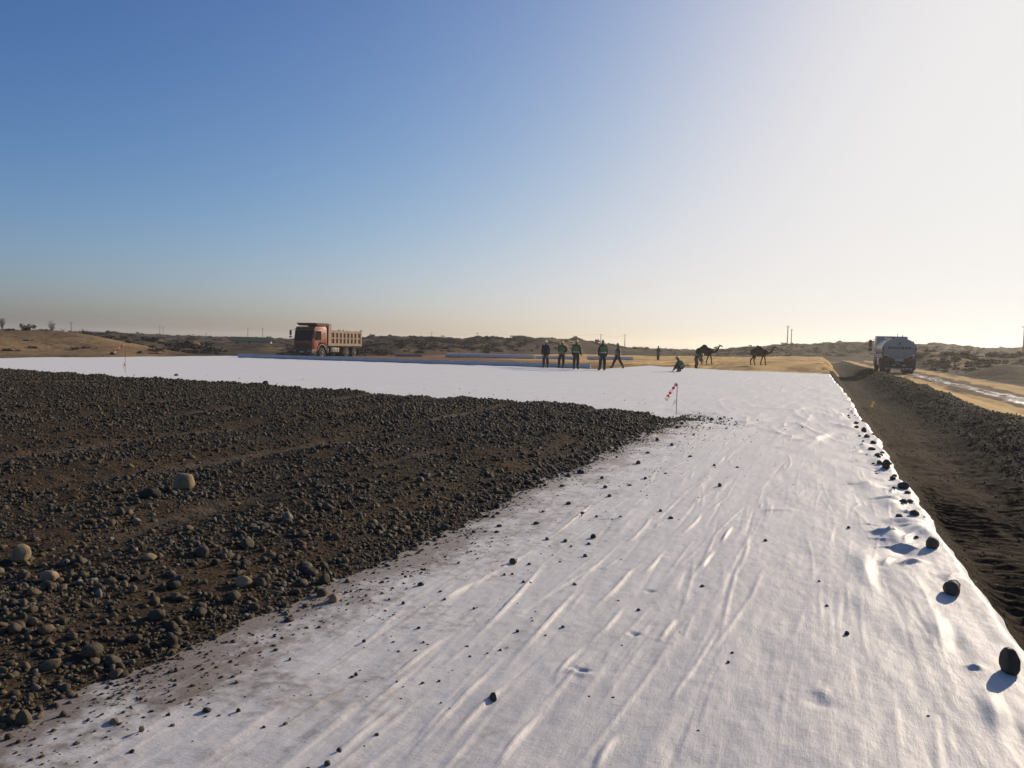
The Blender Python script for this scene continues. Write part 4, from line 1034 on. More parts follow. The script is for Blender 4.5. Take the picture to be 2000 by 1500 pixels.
# ------------------------------------------------------------------ rolls of geotextile
t = NT('rolled_geotextile'); v = t.objco(); a = t.noise(t.scaled(v, (0.8, 4, 4)), 2, 4); b = t.noise(v, 9, 4, .7)
c = t.mix(t.rng(a, .35, .7), (0.52, 0.52, 0.54), (0.62, 0.61, 0.62)); c = t.mix(t.rng(b, .5, .75, 0, .5), c, (0.30, 0.23, 0.17))
M_roll = t.out(c, 0.8, t.bump(a, .03, .7), .2)
M_roll_end = paint('roll_end', (0.72, 0.70, 0.68), 0.8, 0.25, spec=0.2)
M_roll_pink = paint('dusty_roll', (0.40, 0.27, 0.20), 0.9, 0.5, (0.34, 0.22, 0.14), 2)
def roll(a, b, r, label, group=None, m=None, loose=0.5):
    """a spirally wound roll that lies on the ground from a to b"""
    a, b = Vector(a), Vector(b); L = (b - a).length; ang = math.atan2(b.y - a.y, b.x - a.x)
    o = empty('geotextile_roll', (a.x, a.y, min(a.z, b.z)), ang); o.rotation_euler = (0, -math.atan2(b.z - a.z, L) if False else 0, ang)
    n, seg = 40, 26; co = []; fcs = []
    ph = RNG.uniform(0, 9)
    for i in range(n + 1):
        x = L * i / n
        sag = 0.012 * math.sin(x * 1.3 + ph) + 0.01 * math.sin(x * 3.1 + ph * 2)
        for k in range(seg):
            q = 2 * math.pi * k / seg
            rr = r * (1 + 0.03 * math.sin(2 * q + x * .7 + ph) + 0.02 * math.sin(5 * q + 2.1 * x) * loose + (0.05 * math.exp(-((q - 2.0) / .25) ** 2)))
            y = rr * math.cos(q) * 1.04; z = rr * math.sin(q) * .96
            co.append((x, y + sag, max(z + r * .93, 0.002)))
    for i in range(n):
        for k in range(seg):
            fcs.append((i * seg + k, i * seg + (k + 1) % seg, (i + 1) * seg + (k + 1) % seg, (i + 1) * seg + k))
    link_mesh('wound_fabric', np_mesh('wound_fabric', np.array(co), np.array(fcs)), o, (m or M_roll,))
    for x, s in ((0.0, -1), (L, 1)):
        e = MB(); pts = []
        for k in range(95):                                                     # spiral layers seen on the end
            q = 2 * math.pi * k / 18; rr = r * (.18 + .80 * k / 94)
            pts.append((x + s * .012, rr * math.cos(q), max(rr * math.sin(q) * .96 + r * .93, .012)))
        e.tube(pts, r * .045, 5)
        e.lathe([(r * .16, -.03), (r * .95, -.03), (r * .95, .01), (r * .16, .01)], Matrix.Translation((x, 0, r * .93)) @ Matrix.Rotation(R(90) * s, 4, 'Y'), 24)
        e.build('rolled_end', M_roll_end, o, 50)
    return tag(o, label, 'fabric roll', group)
def sheet_pt(px, py, lift=0.0):
    q = at(px, py, 0); q.z = float(sheet_z(np.array([q.x]), np.array([q.y]))[0]) + lift
    return q
def on_row(px, py0, a, b):
    """point on the line a-b (ground) on the bearing of column px"""
    q = at(px, py0, 0); d = Vector((q.x, q.y)); e = Vector((b.x - a.x, b.y - a.y))
    k = (a.x * d.y - a.y * d.x) / (e.y * d.x - e.x * d.y)
    return Vector((a.x + e.x * k, a.y + e.y * k, 0.0))
rA, rB = at(465, 698.2), at(1153, 720.3)
rows = [(465, 628), (630, 800), (802, 881), (883, 1016), (1018, 1153)]
labs = ['leftmost roll of the long row along the sheet edge, starting left of the dump truck', 'white roll lying in front of the dump truck along the sheet edge', 'short roll in the long row, just right of the dump truck', 'white roll between the dump truck and the standing workers', 'near right roll of the long row, at the feet of the standing workers']
for (c0, c1), lab in zip(rows, labs):
    q0, q1 = on_row(c0, 700, rA, rB), on_row(c1, 700, rA, rB)
    q0.z = q1.z = 0.0
    q0.y += .1; q1.y += RNG.uniform(-.1, .15)
    roll(q0, q1, 0.145, lab, 'geotextile rolls along the sheet edge')
sA, sB = at(870, 697.5, -.08), at(1235, 703.5, -.05)
def back_row(c0, c1, r, lab, m=None, dy=0.0):
    q0, q1 = on_row(c0, 700, sA, sB), on_row(c1, 700, sA, sB)
    for q in (q0, q1): q.y += dy; q.z = float(sand_z(np.array([q.x]), np.array([q.y]))[0]) - .02
    q0.z = q1.z = min(q0.z, q1.z)
    return roll(q0, q1, r, lab, 'geotextile rolls lying on the bare sand', m)
back_row(871, 954, .26, 'thick grey roll on the sand, leftmost of the four behind the long row')
back_row(957, 1042, .25, 'thick grey roll on the sand, directly left of the first standing worker')
back_row(1046, 1128, .25, 'thick grey roll on the sand seen between the first three standing workers')
back_row(1148, 1234, .25, 'thick grey roll on the sand behind the walking worker')
back_row(762, 815, .19, 'dusty brownish roll on the sand right of the dump truck', M_roll_pink, 1.0)

# ------------------------------------------------------------------ people
M_skin = paint('skin', (0.28, 0.16, 0.10), 0.6, 0.05)
M_navy = paint('dark_workwear', (0.028, 0.032, 0.045), 0.85, 0.3, (0.12, 0.10, 0.085), 6, spec=0.2, bump=0.02)
M_grey_wear = paint('grey_workwear', (0.09, 0.10, 0.095), 0.85, 0.3, (0.14, 0.12, 0.10), 6, spec=0.2, bump=0.02)
M_boot = paint('boot_leather', (0.02, 0.018, 0.016), 0.6, 0.5)
M_vest = paint('green_vest', (0.085, 0.165, 0.045), 0.75, 0.12, (0.2, 0.2, 0.1), 4)
M_reflect = paint('reflective_tape', (0.62, 0.62, 0.58), 0.35, 0.1)
M_hat_w = paint('white_helmet', (0.72, 0.72, 0.70), 0.3, 0.15)
M_hat_y = paint('yellow_helmet', (0.62, 0.48, 0.10), 0.3, 0.15)
M_eye = paint('eye_dark', (0.02, 0.015, 0.012), 0.3, 0.0)

def skin_mesh(name, nodes, edges, radii, sub=2, root=0):
    """one continuous body grown round a skeleton of joints"""
    me = bpy.data.meshes.new(name)
    me.from_pydata([tuple(n) for n in nodes], edges, [])
    o = bpy.data.objects.new('skeleton', me); C.objects.link(o)
    md = o.modifiers.new('skin', 'SKIN'); md.use_smooth_shade = True; md.branch_smoothing = 0.4
    sv = me.skin_vertices[0].data
    for i, r in enumerate(radii):
        sv[i].radius = r if isinstance(r, (tuple, list)) else (r, r)
        sv[i].use_root = (i == root)
    ss = o.modifiers.new('sub', 'SUBSURF'); ss.levels = sub; ss.render_levels = sub
    return o

def bake(o):
    dg = bpy.context.evaluated_depsgraph_get()
    me = bpy.data.meshes.new_from_object(o.evaluated_get(dg))
    bpy.data.objects.remove(o)
    return me

def person(loc, face, label, pose, vest=True, hat=None, wear=None, scale=1.0, group='road workers'):
    """pose: dict of joints in metres; x = the way the person faces, y = left"""
    wear = wear or M_navy
    J = dict(pel=(0, 0, .95), sp=(0, 0, 1.13), ch=(0, 0, 1.33), nk=(.005, 0, 1.49), hd=(.02, 0, 1.60), tp=(.015, 0, 1.70),
             ls=(0, .17, 1.42), le=(-.01, .23, 1.14), lw=(.05, .23, .90), lh=(.07, .23, .82), rs=(0, -.17, 1.42), re=(-.01, -.23, 1.14), rw=(.05, -.23, .90), rh=(.07, -.23, .82),
             lp=(0, .09, .90), lk=(.015, .11, .49), la=(-.02, .12, .09), lt=(.16, .14, .04), rp=(0, -.09, .90), rk=(.015, -.11, .49), ra=(-.02, -.12, .09), rt=(.16, -.14, .04))
    J.update(pose)
    rad = dict(pel=(.17, .15), sp=(.17, .14), ch=(.18, .15), nk=.065, hd=(.10, .115), tp=(.085, .095), ls=.10, le=.072, lw=.052, lh=.045, rs=.10, re=.072, rw=.052, rh=.045,
               lp=.13, lk=.098, la=.082, lt=.06, rp=.13, rk=.098, ra=.082, rt=.06)
    names = list(J); ix = {n: i for i, n in enumerate(names)}
    ed = [('pel', 'sp'), ('sp', 'ch'), ('ch', 'nk'), ('nk', 'hd'), ('hd', 'tp'), ('ch', 'ls'), ('ls', 'le'), ('le', 'lw'), ('lw', 'lh'), ('ch', 'rs'), ('rs', 're'), ('re', 'rw'), ('rw', 'rh'),
          ('pel', 'lp'), ('lp', 'lk'), ('lk', 'la'), ('la', 'lt'), ('pel', 'rp'), ('rp', 'rk'), ('rk', 'ra'), ('ra', 'rt')]
    o = skin_mesh('person_body', [J[n] for n in names], [(ix[a], ix[b]) for a, b in ed], [rad[n] for n in names], 2, 0)
    body = bake(o)
    V = {n: Vector(J[n]) for n in names}
    ex = MB()
    up = (V['tp'] - V['nk']).normalized(); fw = (Vector((1, 0, 0)) - up * up.x).normalized(); sd = up.cross(fw)
    hc = V['hd'] + up * .02
    ex.blob(hc + fw * .095 - up * .01, (.02, .014, .022), 1)                      # nose
    for s in (-1, 1): ex.blob(hc + sd * s * .085, (.02, .01, .03), 1)             # ears
    for h, w_, s in (('lh', 'lw', 1), ('rh', 'rw', -1)):                          # fingers and thumb of each hand
        d = (V[h] - V[w_]).normalized(); a = d.cross(Vector((0, s, 0.01))).normalized(); a = a if a.length > .1 else Vector((1, 0, 0))
        n_ = a.cross(d)
        for k in range(4):
            b0 = V[h] + a * (-.027 + .018 * k) + d * .02; ln = (.062, .075, .070, .055)[k]
            ex.tube([b0, b0 + d * ln * .5, b0 + d * ln * .85 - n_ * .012 * s, b0 + d * ln - n_ * .03 * s], .009, 6, .007)
        b0 = V[h] - d * .015 + a * .03
        ex.tube([b0, b0 + a * .022 + d * .025, b0 + a * .026 + d * .055], .011, 6, .008)
    tmp = bpy.data.meshes.new('tmp'); ex.bm.to_mesh(tmp); ex.bm.free()
    bm = bmesh.new(); bm.from_mesh(body); nb = len(bm.faces); bm.from_mesh(tmp); bm.faces.ensure_lookup_table()
    for i, f in enumerate(bm.faces):
        c = f.calc_center_median(); f.smooth = True
        dn = min(names, key=lambda n: (V[n] - c).length - .02)
        f.material_index = 1
        if i >= nb or dn in ('hd', 'tp', 'lh', 'rh'): f.material_index = 0
        elif dn in ('la', 'lt', 'ra', 'rt'): f.material_index = 2
    me = bpy.data.meshes.new('body'); bm.to_mesh(me); bm.free()
    root = empty('person', loc, face); root.scale = (scale,) * 3
    link_mesh('body', me, root, (M_skin, wear, M_boot))
    e = MB()
    for s in (-1, 1): e.blob(hc + fw * .085 + sd * s * .033 + up * .015, .010, 1)
    e.build('eyes', M_eye, root, 40)
    if vest:
        t0 = V['pel'] + (V['sp'] - V['pel']) * .1; t3 = V['ch'] + (V['nk'] - V['ch']) * .45
        vb = MB(); t = bmesh.new(); rings = []
        pts = [t0, V['sp'], V['ch'] * .9 + V['sp'] * .1, t3]
        for i, q in enumerate(pts):
            dr = (pts[min(i + 1, 3)] - pts[max(i - 1, 0)]).normalized(); a = (Vector((1, 0, 0)) - dr * dr.x).normalized(); b = dr.cross(a)
            rx, ryy = ((.185, .205), (.18, .205), (.185, .225), (.135, .185))[i]
            rings.append([t.verts.new(q + a * rx * math.cos(z) + b * ryy * math.sin(z)) for z in np.linspace(0, 2 * math.pi, 20, endpoint=False)])
        for i in range(3):
            for k in range(20): t.faces.new((rings[i][k], rings[i][(k + 1) % 20], rings[i + 1][(k + 1) % 20], rings[i + 1][k]))
        t.faces.new(rings[-1])
        bmesh.ops.recalc_face_normals(t, faces=t.faces[:])
        vb.add(t); v = vb.build('safety_vest', M_vest, root, 50)
        so = v.modifiers.new('thick', 'SOLIDIFY'); so.thickness = .012; so.offset = -1
        st = MB(); q = (V['sp'] + t0) / 2; dr = (V['ch'] - V['sp']).normalized(); a = (Vector((1, 0, 0)) - dr * dr.x).normalized(); b = dr.cross(a)
        st.tube([q + a * .192 * math.cos(z) + b * .214 * math.sin(z) for z in np.linspace(0, 2 * math.pi, 25)], .012, 5, cap=False)
        st.build('reflective_band', M_reflect, v, 50)
    if hat:
        hb = MB(); M = Matrix.Translation(hc + up * .035) @ Matrix((fw, sd, up)).transposed().to_4x4()
        hb.lathe([(.0, .125), (.05, .118), (.09, .09), (.112, .045), (.118, .0), (.135, -.005), (.135, -.014), (.112, -.012)], M, 20, .86)
        t = bmesh.new(); bmesh.ops.create_cube(t, size=1); hb.add(t, M @ Matrix.Translation((.13, 0, -.008)) @ Matrix.Diagonal((.07, .15, .012, 1)))
        hb.build('hard_hat', hat, root, 60)
    else:
        hb = MB(); M = Matrix.Translation(hc + up * .02) @ Matrix((fw, sd, up)).transposed().to_4x4()
        hb.lathe([(.0, .11), (.06, .10), (.095, .05), (.10, .0), (.092, -.03)], M, 18, .92); hb.build('woollen_hat', M_boot, root, 60)
    return tag(root, label, 'person', group)

away = YAW + R(90)                                # facing straight away from the camera
def spot(px, py): return sheet_pt(px, py)
HIPS = dict(le=(-.10, .30, 1.18), lw=(.06, .17, 1.03), lh=(.12, .14, 1.0), re=(-.10, -.30, 1.18), rw=(.06, -.17, 1.03), rh=(.12, -.14, 1.0))
person(spot(1065, 718.3), away + R(165), 'person in dark clothes and white helmet, standing leftmost at the end of the rolls', dict(lk=(.02, .13, .49), la=(-.02, .17, .09), lt=(.15, .20, .04), ra=(-.02, -.10, .09)), vest=False, hat=M_hat_w, scale=1.01)
person(spot(1097, 720), away + R(150), 'person in open green vest with hands at the waist, second from the left', dict(HIPS, rk=(.10, -.15, .50), ra=(.02, -.17, .10), rt=(.18, -.22, .05)), hat=M_hat_y, scale=.99)
person(spot(1124.5, 722.3), away + R(-12), 'person in green vest seen from behind, third from the left by the roll end', dict(rw=(.10, -.28, .92), rh=(.14, -.30, .85)), hat=M_hat_y, scale=1.02)
person(spot(1176.5, 723.5), away + R(8), 'broad person in green vest seen from behind, right of the roll end', dict(lk=(.0, .13, .49), la=(-.02, .17, .09), lt=(.13, .24, .04)), hat=M_hat_y, scale=1.06)
person(spot(1206, 720.5), away + R(72), 'person in green vest striding left, rightmost of the standing workers',
       dict(lp=(0.02, .09, .90), lk=(.22, .10, .52), la=(.36, .10, .13), lt=(.54, .10, .09), rp=(-.02, -.09, .90), rk=(-.16, -.10, .50), ra=(-.42, -.10, .16), rt=(-.30, -.10, .05), le=(-.16, .21, 1.2), lw=(-.10, .22, .98), lh=(-.07, .22, .90), re=(.05, -.23, 1.16), rw=(.18, -.20, .98), rh=(.24, -.18, .92)), hat=M_hat_y, scale=.97)
person(spot(1327, 726.5), away + R(62), 'person in bright green vest squatting on the white sheet near the camels',
       dict(pel=(-.20, 0, .26), sp=(-.14, 0, .42), ch=(.0, 0, .58), nk=(.08, 0, .70), hd=(.13, 0, .78), tp=(.16, 0, .88), ls=(.02, .17, .65), le=(.16, .2, .40), lw=(.29, .17, .16), lh=(.33, .16, .08), rs=(.02, -.17, .65), re=(.16, -.22, .43), rw=(.29, -.18, .24), rh=(.34, -.16, .18),
            lp=(-.16, .1, .26), lk=(.20, .17, .42), la=(-.03, .16, .09), lt=(.14, .18, .04), rp=(-.16, -.1, .26), rk=(.20, -.17, .42), ra=(-.03, -.16, .09), rt=(.14, -.18, .04)), hat=M_hat_y, scale=1.05)
q = at(1360, 719.5, -.05); q.z = float(sand_z(np.array([q.x]), np.array([q.y]))[0])
person(q, away + R(-75), 'person in grey clothes bending forward in front of the bigger camel',
       dict(pel=(-.12, 0, .86), sp=(.02, 0, .98), ch=(.22, 0, 1.06), nk=(.38, 0, 1.10), hd=(.48, 0, 1.13), tp=(.56, 0, 1.18), ls=(.24, .17, 1.08), le=(.34, .2, .82), lw=(.42, .18, .62), lh=(.46, .17, .55), rs=(.24, -.17, 1.08), re=(.36, -.2, .84), rw=(.46, -.18, .66), rh=(.5, -.17, .6),
            lp=(-.11, .09, .82), lk=(.06, .12, .46), la=(-.04, .14, .09), lt=(.13, .16, .04), rp=(-.11, -.09, .82), rk=(.05, -.12, .46), ra=(-.10, -.14, .09), rt=(.07, -.16, .04)), vest=False, hat=M_hat_w, wear=M_grey_wear, scale=.93)
q = at(1285, 705, -.1); q.z = float(sand_z(np.array([q.x]), np.array([q.y]))[0])
person(q, away + R(-60), 'person in dark clothes standing far off on the sand, left of the camels', dict(rw=(.2, -.2, 1.02), rh=(.27, -.18, 1.03)), vest=False, hat=None, scale=1.0)

# ------------------------------------------------------------------ camels
M_camel = paint('camel_hair', (0.03, 0.021, 0.016), 0.9, 0.35, (0.09, 0.06, 0.042), 5, spec=0.15, bump=0.03)
def camel(loc, face, label, scale, hind, fore):
    """x = forward; hind/fore: foot offsets (left, right) along x"""
    N = []; E = []; Rd = []
    def add(p, r, par=None):
        N.append(p); Rd.append(r)
        if par is not None: E.append((par, len(N) - 1))
        return len(N) - 1
    c = add((0, 0, 1.32), (.30, .27)); lo = add((.36, 0, 1.32), (.30, .26), c); ch = add((.68, 0, 1.36), (.25, .24), lo)
    ru = add((-.40, 0, 1.36), (.24, .24), c); rp = add((-.68, 0, 1.34), (.17, .19), ru)
    h1 = add((.0, 0, 1.66), (.24, .17), c); h2 = add((.02, 0, 1.94), (.13, .10), h1); h3 = add((.02, 0, 2.04), (.05, .05), h2)
    n1 = add((.95, 0, 1.36), (.15, .13), ch); n2 = add((1.18, 0, 1.33), (.115, .10), n1); n3 = add((1.38, 0, 1.50), (.095, .085), n2); n4 = add((1.50, 0, 1.74), (.08, .075), n3); n5 = add((1.56, 0, 1.94), (.085, .075), n4)
    hd = add((1.66, 0, 2.00), (.085, .075), n5); mz = add((1.84, 0, 1.95), (.062, .058), hd); lp = add((1.93, 0, 1.90), (.045, .045), mz)
    t1 = add((-.80, 0, 1.24), (.04, .04), rp); t2 = add((-.86, 0, .98), (.025, .025), t1); t3 = add((-.86, 0, .80), (.035, .035), t2)
    for s, dx in ((1, hind[0]), (-1, hind[1])):
        a = add((-.52, s * .15, 1.16), (.17, .13), ru); b = add((-.36 + dx * .5, s * .17, .88), (.105, .085), a)          # stifle forward
        k = add((-.58 + dx * .8, s * .17, .55), (.08, .075), b); m = add((-.54 + dx, s * .17, .30), (.065, .06), k); f = add((-.54 + dx, s * .17, .07), (.05, .05), m); add((-.43 + dx, s * .17, .05), (.055, .05), f)
    for s, dx in ((1, fore[0]), (-1, fore[1])):
        a = add((.58, s * .14, 1.10), (.13, .11), lo); b = add((.58 + dx * .45, s * .15, .84), (.085, .075), a)
        k = add((.58 + dx * .75, s * .15, .54), (.065, .06), b); m = add((.55 + dx, s * .15, .28), (.065, .06), k); f = add((.54 + dx, s * .15, .07), (.05, .05), m); add((.65 + dx, s * .15, .05), (.055, .05), f)
    # limbs, neck, tail as tapered chains; trunk and hump as rounded masses; all melted into one continuous skin
    x = MB()
    av = lambda r: (r[0] + r[1]) / 2 if isinstance(r, tuple) else r
    trunk = {c, lo, ch, ru, rp, h1, h2, h3}
    for i, j in E:
        if i in trunk and j in trunk: continue
        P0, P1 = Vector(N[i]), Vector(N[j]); r0, r1 = av(Rd[i]), av(Rd[j])
        if i in (lo, ru) and j not in trunk: r0 = r1 * 1.25
        if i == ch: r0 = .20
        if i == rp: r0 = .05
        x.tube([P0.lerp(P1, k / 4) for k in range(5)], [r0 + (r1 - r0) * k / 4 for k in range(5)], 12)
        x.blob(P1, r1 * 1.02, 2)
    for cc, rr in (((.05, 0, 1.36), (.72, .34, .40)), ((.50, 0, 1.37), (.42, .31, .39)), ((-.45, 0, 1.40), (.40, .29, .33)), ((.15, 0, 1.20), (.50, .30, .28)),
                   ((.02, 0, 1.66), (.50, .22, .28)), ((.04, 0, 1.88), (.28, .15, .20)), ((.74, 0, 1.42), (.26, .22, .26)), ((-.66, 0, 1.32), (.20, .20, .24))): x.blob(cc, rr, 3)
    x.blob((1.72, 0, 1.99), (.16, .075, .085), 2)
    tm = bpy.data.meshes.new('tmp'); x.bm.to_mesh(tm); x.bm.free()
    so = bpy.data.objects.new('camel_shape', tm); C.objects.link(so)
    rm = so.modifiers.new('melt', 'REMESH'); rm.mode = 'VOXEL'; rm.voxel_size = 0.026
    sm = so.modifiers.new('soft', 'SMOOTH'); sm.factor = .5; sm.iterations = 5
    me = bake(so)
    x = MB()
    for s in (-1, 1): x.blob((1.60, s * .075, 2.08), (.03, .02, .05), 1)
    tmp = bpy.data.meshes.new('tmp'); x.bm.to_mesh(tmp); x.bm.free()
    bm = bmesh.new(); bm.from_mesh(me); bm.from_mesh(tmp)
    for f in bm.faces: f.smooth = True
    m2 = bpy.data.meshes.new('body'); bm.to_mesh(m2); bm.free()
    root = empty('camel', loc, face); root.scale = (scale,) * 3
    link_mesh('body', m2, root, (M_camel,))
    e = MB()
    for s in (-1, 1): e.blob((1.70, s * .078, 2.03), .016, 1)
    e.build('eyes', M_eye, root, 40)
    return tag(root, label, 'camel', 'camels walking over the sand')
def sandpt(px, py):
    v = CAM_R @ Vector(((px - 1000) / FPX, (750 - py) / FPX, -1))
    k = np.arange(45, 260, 0.05)                                                 # first point where the line of sight meets the sand
    x, y, z = v.x * k, v.y * k, CAM_H + v.z * k
    i = int(np.argmax(z < sand_z(x, y)))
    return Vector((x[i], y[i], float(sand_z(x[i:i + 1], y[i:i + 1])[0])))
q = sandpt(1374, 711.5); print('camel', q)
camel(q, YAW - R(4), 'bigger dark dromedary behind the bending man, head held high', 37.5 / FPX * math.hypot(q.x, q.y) / 2.09, (-.28, .30), (-.24, .26))
q = sandpt(1480, 713); print('camel', q)
camel(q, YAW + R(-8), 'smaller dark dromedary walking alone on the sand, right of the other', 36.0 / FPX * math.hypot(q.x, q.y) / 2.09, (.20, -.26), (-.24, .20))

# ------------------------------------------------------------------ marker stakes with barrier tape
M_stake = paint('steel_stake', (0.10, 0.085, 0.075), 0.6, 0.3)
def thin_film(t, col):
    """plastic tape that lets part of the light through"""
    t.out(col, 0.45, None, 0.3)
    tr = t.n('ShaderNodeBsdfTranslucent'); t.l(col, tr.inputs['Color']); mx = t.n('ShaderNodeMixShader'); mx.inputs[0].default_value = 0.55
    t.l(t.p.outputs[0], mx.inputs[1]); t.l(tr.outputs[0], mx.inputs[2]); t.l(mx.outputs[0], t.t.nodes['Material Output'].inputs['Surface'])
    return t.m
t = NT('red_white_tape'); v = t.attr('along')
f = t.math('GREATER_THAN', t.math('FRACT', v), 0.42)
M_tape = thin_film(t, t.mix(f, (0.85, 0.78, 0.78), (0.75, 0.03, 0.06)))
t = NT('yellow_tape'); M_ytape = thin_film(t, t.mix(t.noise(t.objco(), 6), (0.80, 0.66, 0.16), (0.85, 0.80, 0.50)))
def ribbon(name, pts, w, m, parent, stripes=3.4, twist=1.4):
    n = 46; co = []; fcs = []
    P = [Vector(p) for p in pts]
    for i in range(n):
        s = i / (n - 1) * (len(P) - 1); k = min(int(s), len(P) - 2); q = P[k].lerp(P[k + 1], s - k)
        d = (P[k + 1] - P[k]).normalized(); a = d.cross(Vector((0.3, 1, 0.2))).normalized(); b = d.cross(a)
        an = twist * math.sin(i * .34) + .25 * i * twist / 6
        ww = w * (.55 + .45 * abs(math.cos(an * .8)))
        e = a * math.cos(an) + b * math.sin(an); fl = b * .015 * math.sin(i * .7)
        co += [q + e * ww / 2 + fl, q + fl * 1.5, q - e * ww / 2 + fl]
    for i in range(n - 1):
        for j in range(2): fcs.append((i * 3 + j, i * 3 + j + 1, i * 3 + j + 4, i * 3 + j + 3))
    me = np_mesh(name, np.array([tuple(c) for c in co]), np.array(fcs)); fattr(me, 'along', np.repeat(np.arange(n) / (n - 1) * stripes, 3))
    o = link_mesh(name, me, parent, (m,))
    so = o.modifiers.new('thick', 'SOLIDIFY'); so.thickness = .0012
    return o
def stake(px, py, h, label, tape_end, low):
    q = sheet_pt(px, py)
    o = empty('marker_stake', q, YAW)                                             # local x = towards the right of the photograph
    s = MB(); s.tube([(0, 0, -.05), (.004, 0, h)], .0075, 8); s.build('rod', M_stake, o, 50)
    ribbon('barrier_tape', [(.0, -.012, h - .005), (-.03, -.015, h - .01), (tape_end[0] * .5, -.02, h + tape_end[1] * .42), (tape_end[0], -.03, h + tape_end[1])], .085, M_tape, o)
    k = MB(); k.tube([(0, -.008, low), (-.03, -.01, low + .03), (-.055, -.012, low + .09), (-.03, -.01, low + .105), (-.015, -.01, low + .08), (-.05, -.012, low + .03), (-.085, -.012, low - .03)], .004, 5); k.build('twisted_wire', M_stake, o, 50)
    return tag(o, label, 'marker stake', 'stakes with red and white tape')
stake(1320.5, 808.5, .69, 'steel stake with long red and white tape by the tip of the gravel', (-.25, -.36), .24)
o = stake(244.5, 728.5, 1.08, 'steel stake with red and white tape behind the gravel at the left', (-.40, -.34), .28)
ribbon('lower_tape', [(.0, -.01, .34), (-.02, -.012, .28), (-.06, -.014, .17)], .05, M_tape, o, 1.6)
q = at(1701, 801, -.35); q.z = float(berm_z(np.array([q.x]), np.array([q.y]))[0])
q = at(1701, 802, q.z); q.z = float(berm_z(np.array([q.x]), np.array([q.y]))[0])
o = empty('tape_marker', q, YAW)
s = MB(); s.tube([(.03, 0, -.03), (.045, 0, .16), (.085, 0, .36)], .007, 6, .004); s.build('twig', M_stake, o, 50)
ribbon('yellow_tape', [(.075, -.01, .32), (.05, -.02, .25), (.02, -.02, .17), (.03, -.02, .05)], .085, M_ytape, o, 1, .7)
tag(o, 'pale yellow plastic tape tied to a twig in the ditch', 'tape marker')

# ------------------------------------------------------------------ utility poles and wires
M_pole = paint('pole_concrete', (0.26, 0.23, 0.20), 0.85, 0.3)
M_wire = paint('wire', (0.05, 0.05, 0.05), 0.6, 0.0)
POLES = [(139, 628.5, 300, 1, 'short pole with crossarm among the bare trees on the left dune'), (268, 647, 420, 1, 'faint pole with crossarm right of the left dune'), (312, 636, 480, 0, 'left pole of the close pair on the left skyline'), (318.5, 637, 480, 0, 'right pole of the close pair on the left skyline'), (402.5, 651, 520, 1, 'short dark pole alone on the left skyline'),
         (484, 639.5, 440, 0, 'pole behind the low green-roofed building'), (513, 640, 440, 0, 'pole between the green-roofed building and the dump truck'), (843, 649, 420, 0, 'pole on the central dune, left one of two right of the dump truck'), (931.5, 649.5, 400, 0, 'pole on the central dune, right one of two right of the dump truck'),
         (1173, 652, 370, 0, 'pole behind the dune above the broad worker'), (1220, 653, 362, 0, 'pole behind the dune right of the striding worker'), (1537, 636, 260, 0, 'taller left pole of the pair above the smaller camel'), (1544.5, 642.5, 290, 0, 'shorter right pole of the pair above the smaller camel'), (1998, 635, 170, 0, 'pole at the right edge of the view beyond the tanker')]
tops = {}
for px, py, d, arm, lab in POLES:
    b = bearing(px, d); gz_ = float(ground_z(np.array([b.x]), np.array([b.y]))[0])
    top = CAM_H + (hor(px) - py) * d / FPX
    o = empty('utility_pole', (b.x, b.y, gz_ - .3), YAW)
    s = MB(); s.tube([(0, 0, 0), (0, 0, top - gz_ + .3)], [.20, .13], 8); s.build('post', M_pole, o, 40)
    s = MB(); zt = top - gz_ + .3
    s.box(-.9 if arm else -.55, .9 if arm else .55, -.05, .05, zt - .5, zt - .4)
    for x in (-.5, 0, .5): s.tube([(x, 0, zt - .4), (x, 0, zt - .18)], .05, 6)
    s.build('crossarm', M_pole, o, 40)
    tag(o, lab, 'utility pole', 'utility poles along the horizon'); tops[px] = Vector((b.x, b.y, top - .2))
for a, b, lab in ((484, 513, 'thin wire strung between the two poles left of the dump truck'), (843, 931.5, 'thin wire strung over the central dune between its two poles'), (1173, 1220, 'thin wire between the two poles behind the workers'), (931.5, 1173, 'thin wire from the central dune to the pole above the broad worker')):
    s = MB(); p0, p1 = tops[a], tops[b]
    s.tube([p0.lerp(p1, k / 16) - Vector((0, 0, (1.2 if a < 1500 else 2.6) * 4 * (k / 16) * (1 - k / 16))) for k in range(17)], .018, 5)
    o = s.build('power_line', M_wire, None, 60); tag(o, lab, 'power line')

# ------------------------------------------------------------------ low building far left
M_wall = paint('pale_wall', (0.42, 0.40, 0.36), 0.9, 0.3); M_roof_g = paint('green_roof', (0.045, 0.085, 0.055), 0.9, 0.4, (0.10, 0.095, 0.07), spec=0.05); M_dark = paint('dark_opening', (0.02, 0.02, 0.022), 0.4, 0.05)
b = bearing(492, 190); gz_ = CAM_H + (hor(492) - 674.5) * 190 / FPX
o = empty('low_building', (b.x, b.y, gz_), YAW + R(14)); o.scale = (.72, .72, .62)
s = MB(); s.box(-6.2, 6.2, -3.2, 3.2, -1.0, 1.75); s.prism([(-3.2, 1.75), (3.2, 1.75), (0, 3.05)], -6.2, 6.2, 'x'); s.build('wall', M_wall, o)
s = MB()
for k in (-1, 1):
    s.prism([(k * 3.7, 1.6), (0, 3.1), (0, 3.25), (k * 3.7, 1.75)], -6.8, 6.8, 'x')
s.build('roof', M_roof_g, o)
for x in (-4.4, -.6, 3.4):
    w = MB(); w.box(x - .55, x + .55, -3.26, -3.19, .5, 1.35); w.build('window', M_dark, o)
w = MB(); w.box(5.0, 5.8, -3.26, -3.19, -.9, 1.2); w.build('door', M_dark, o)
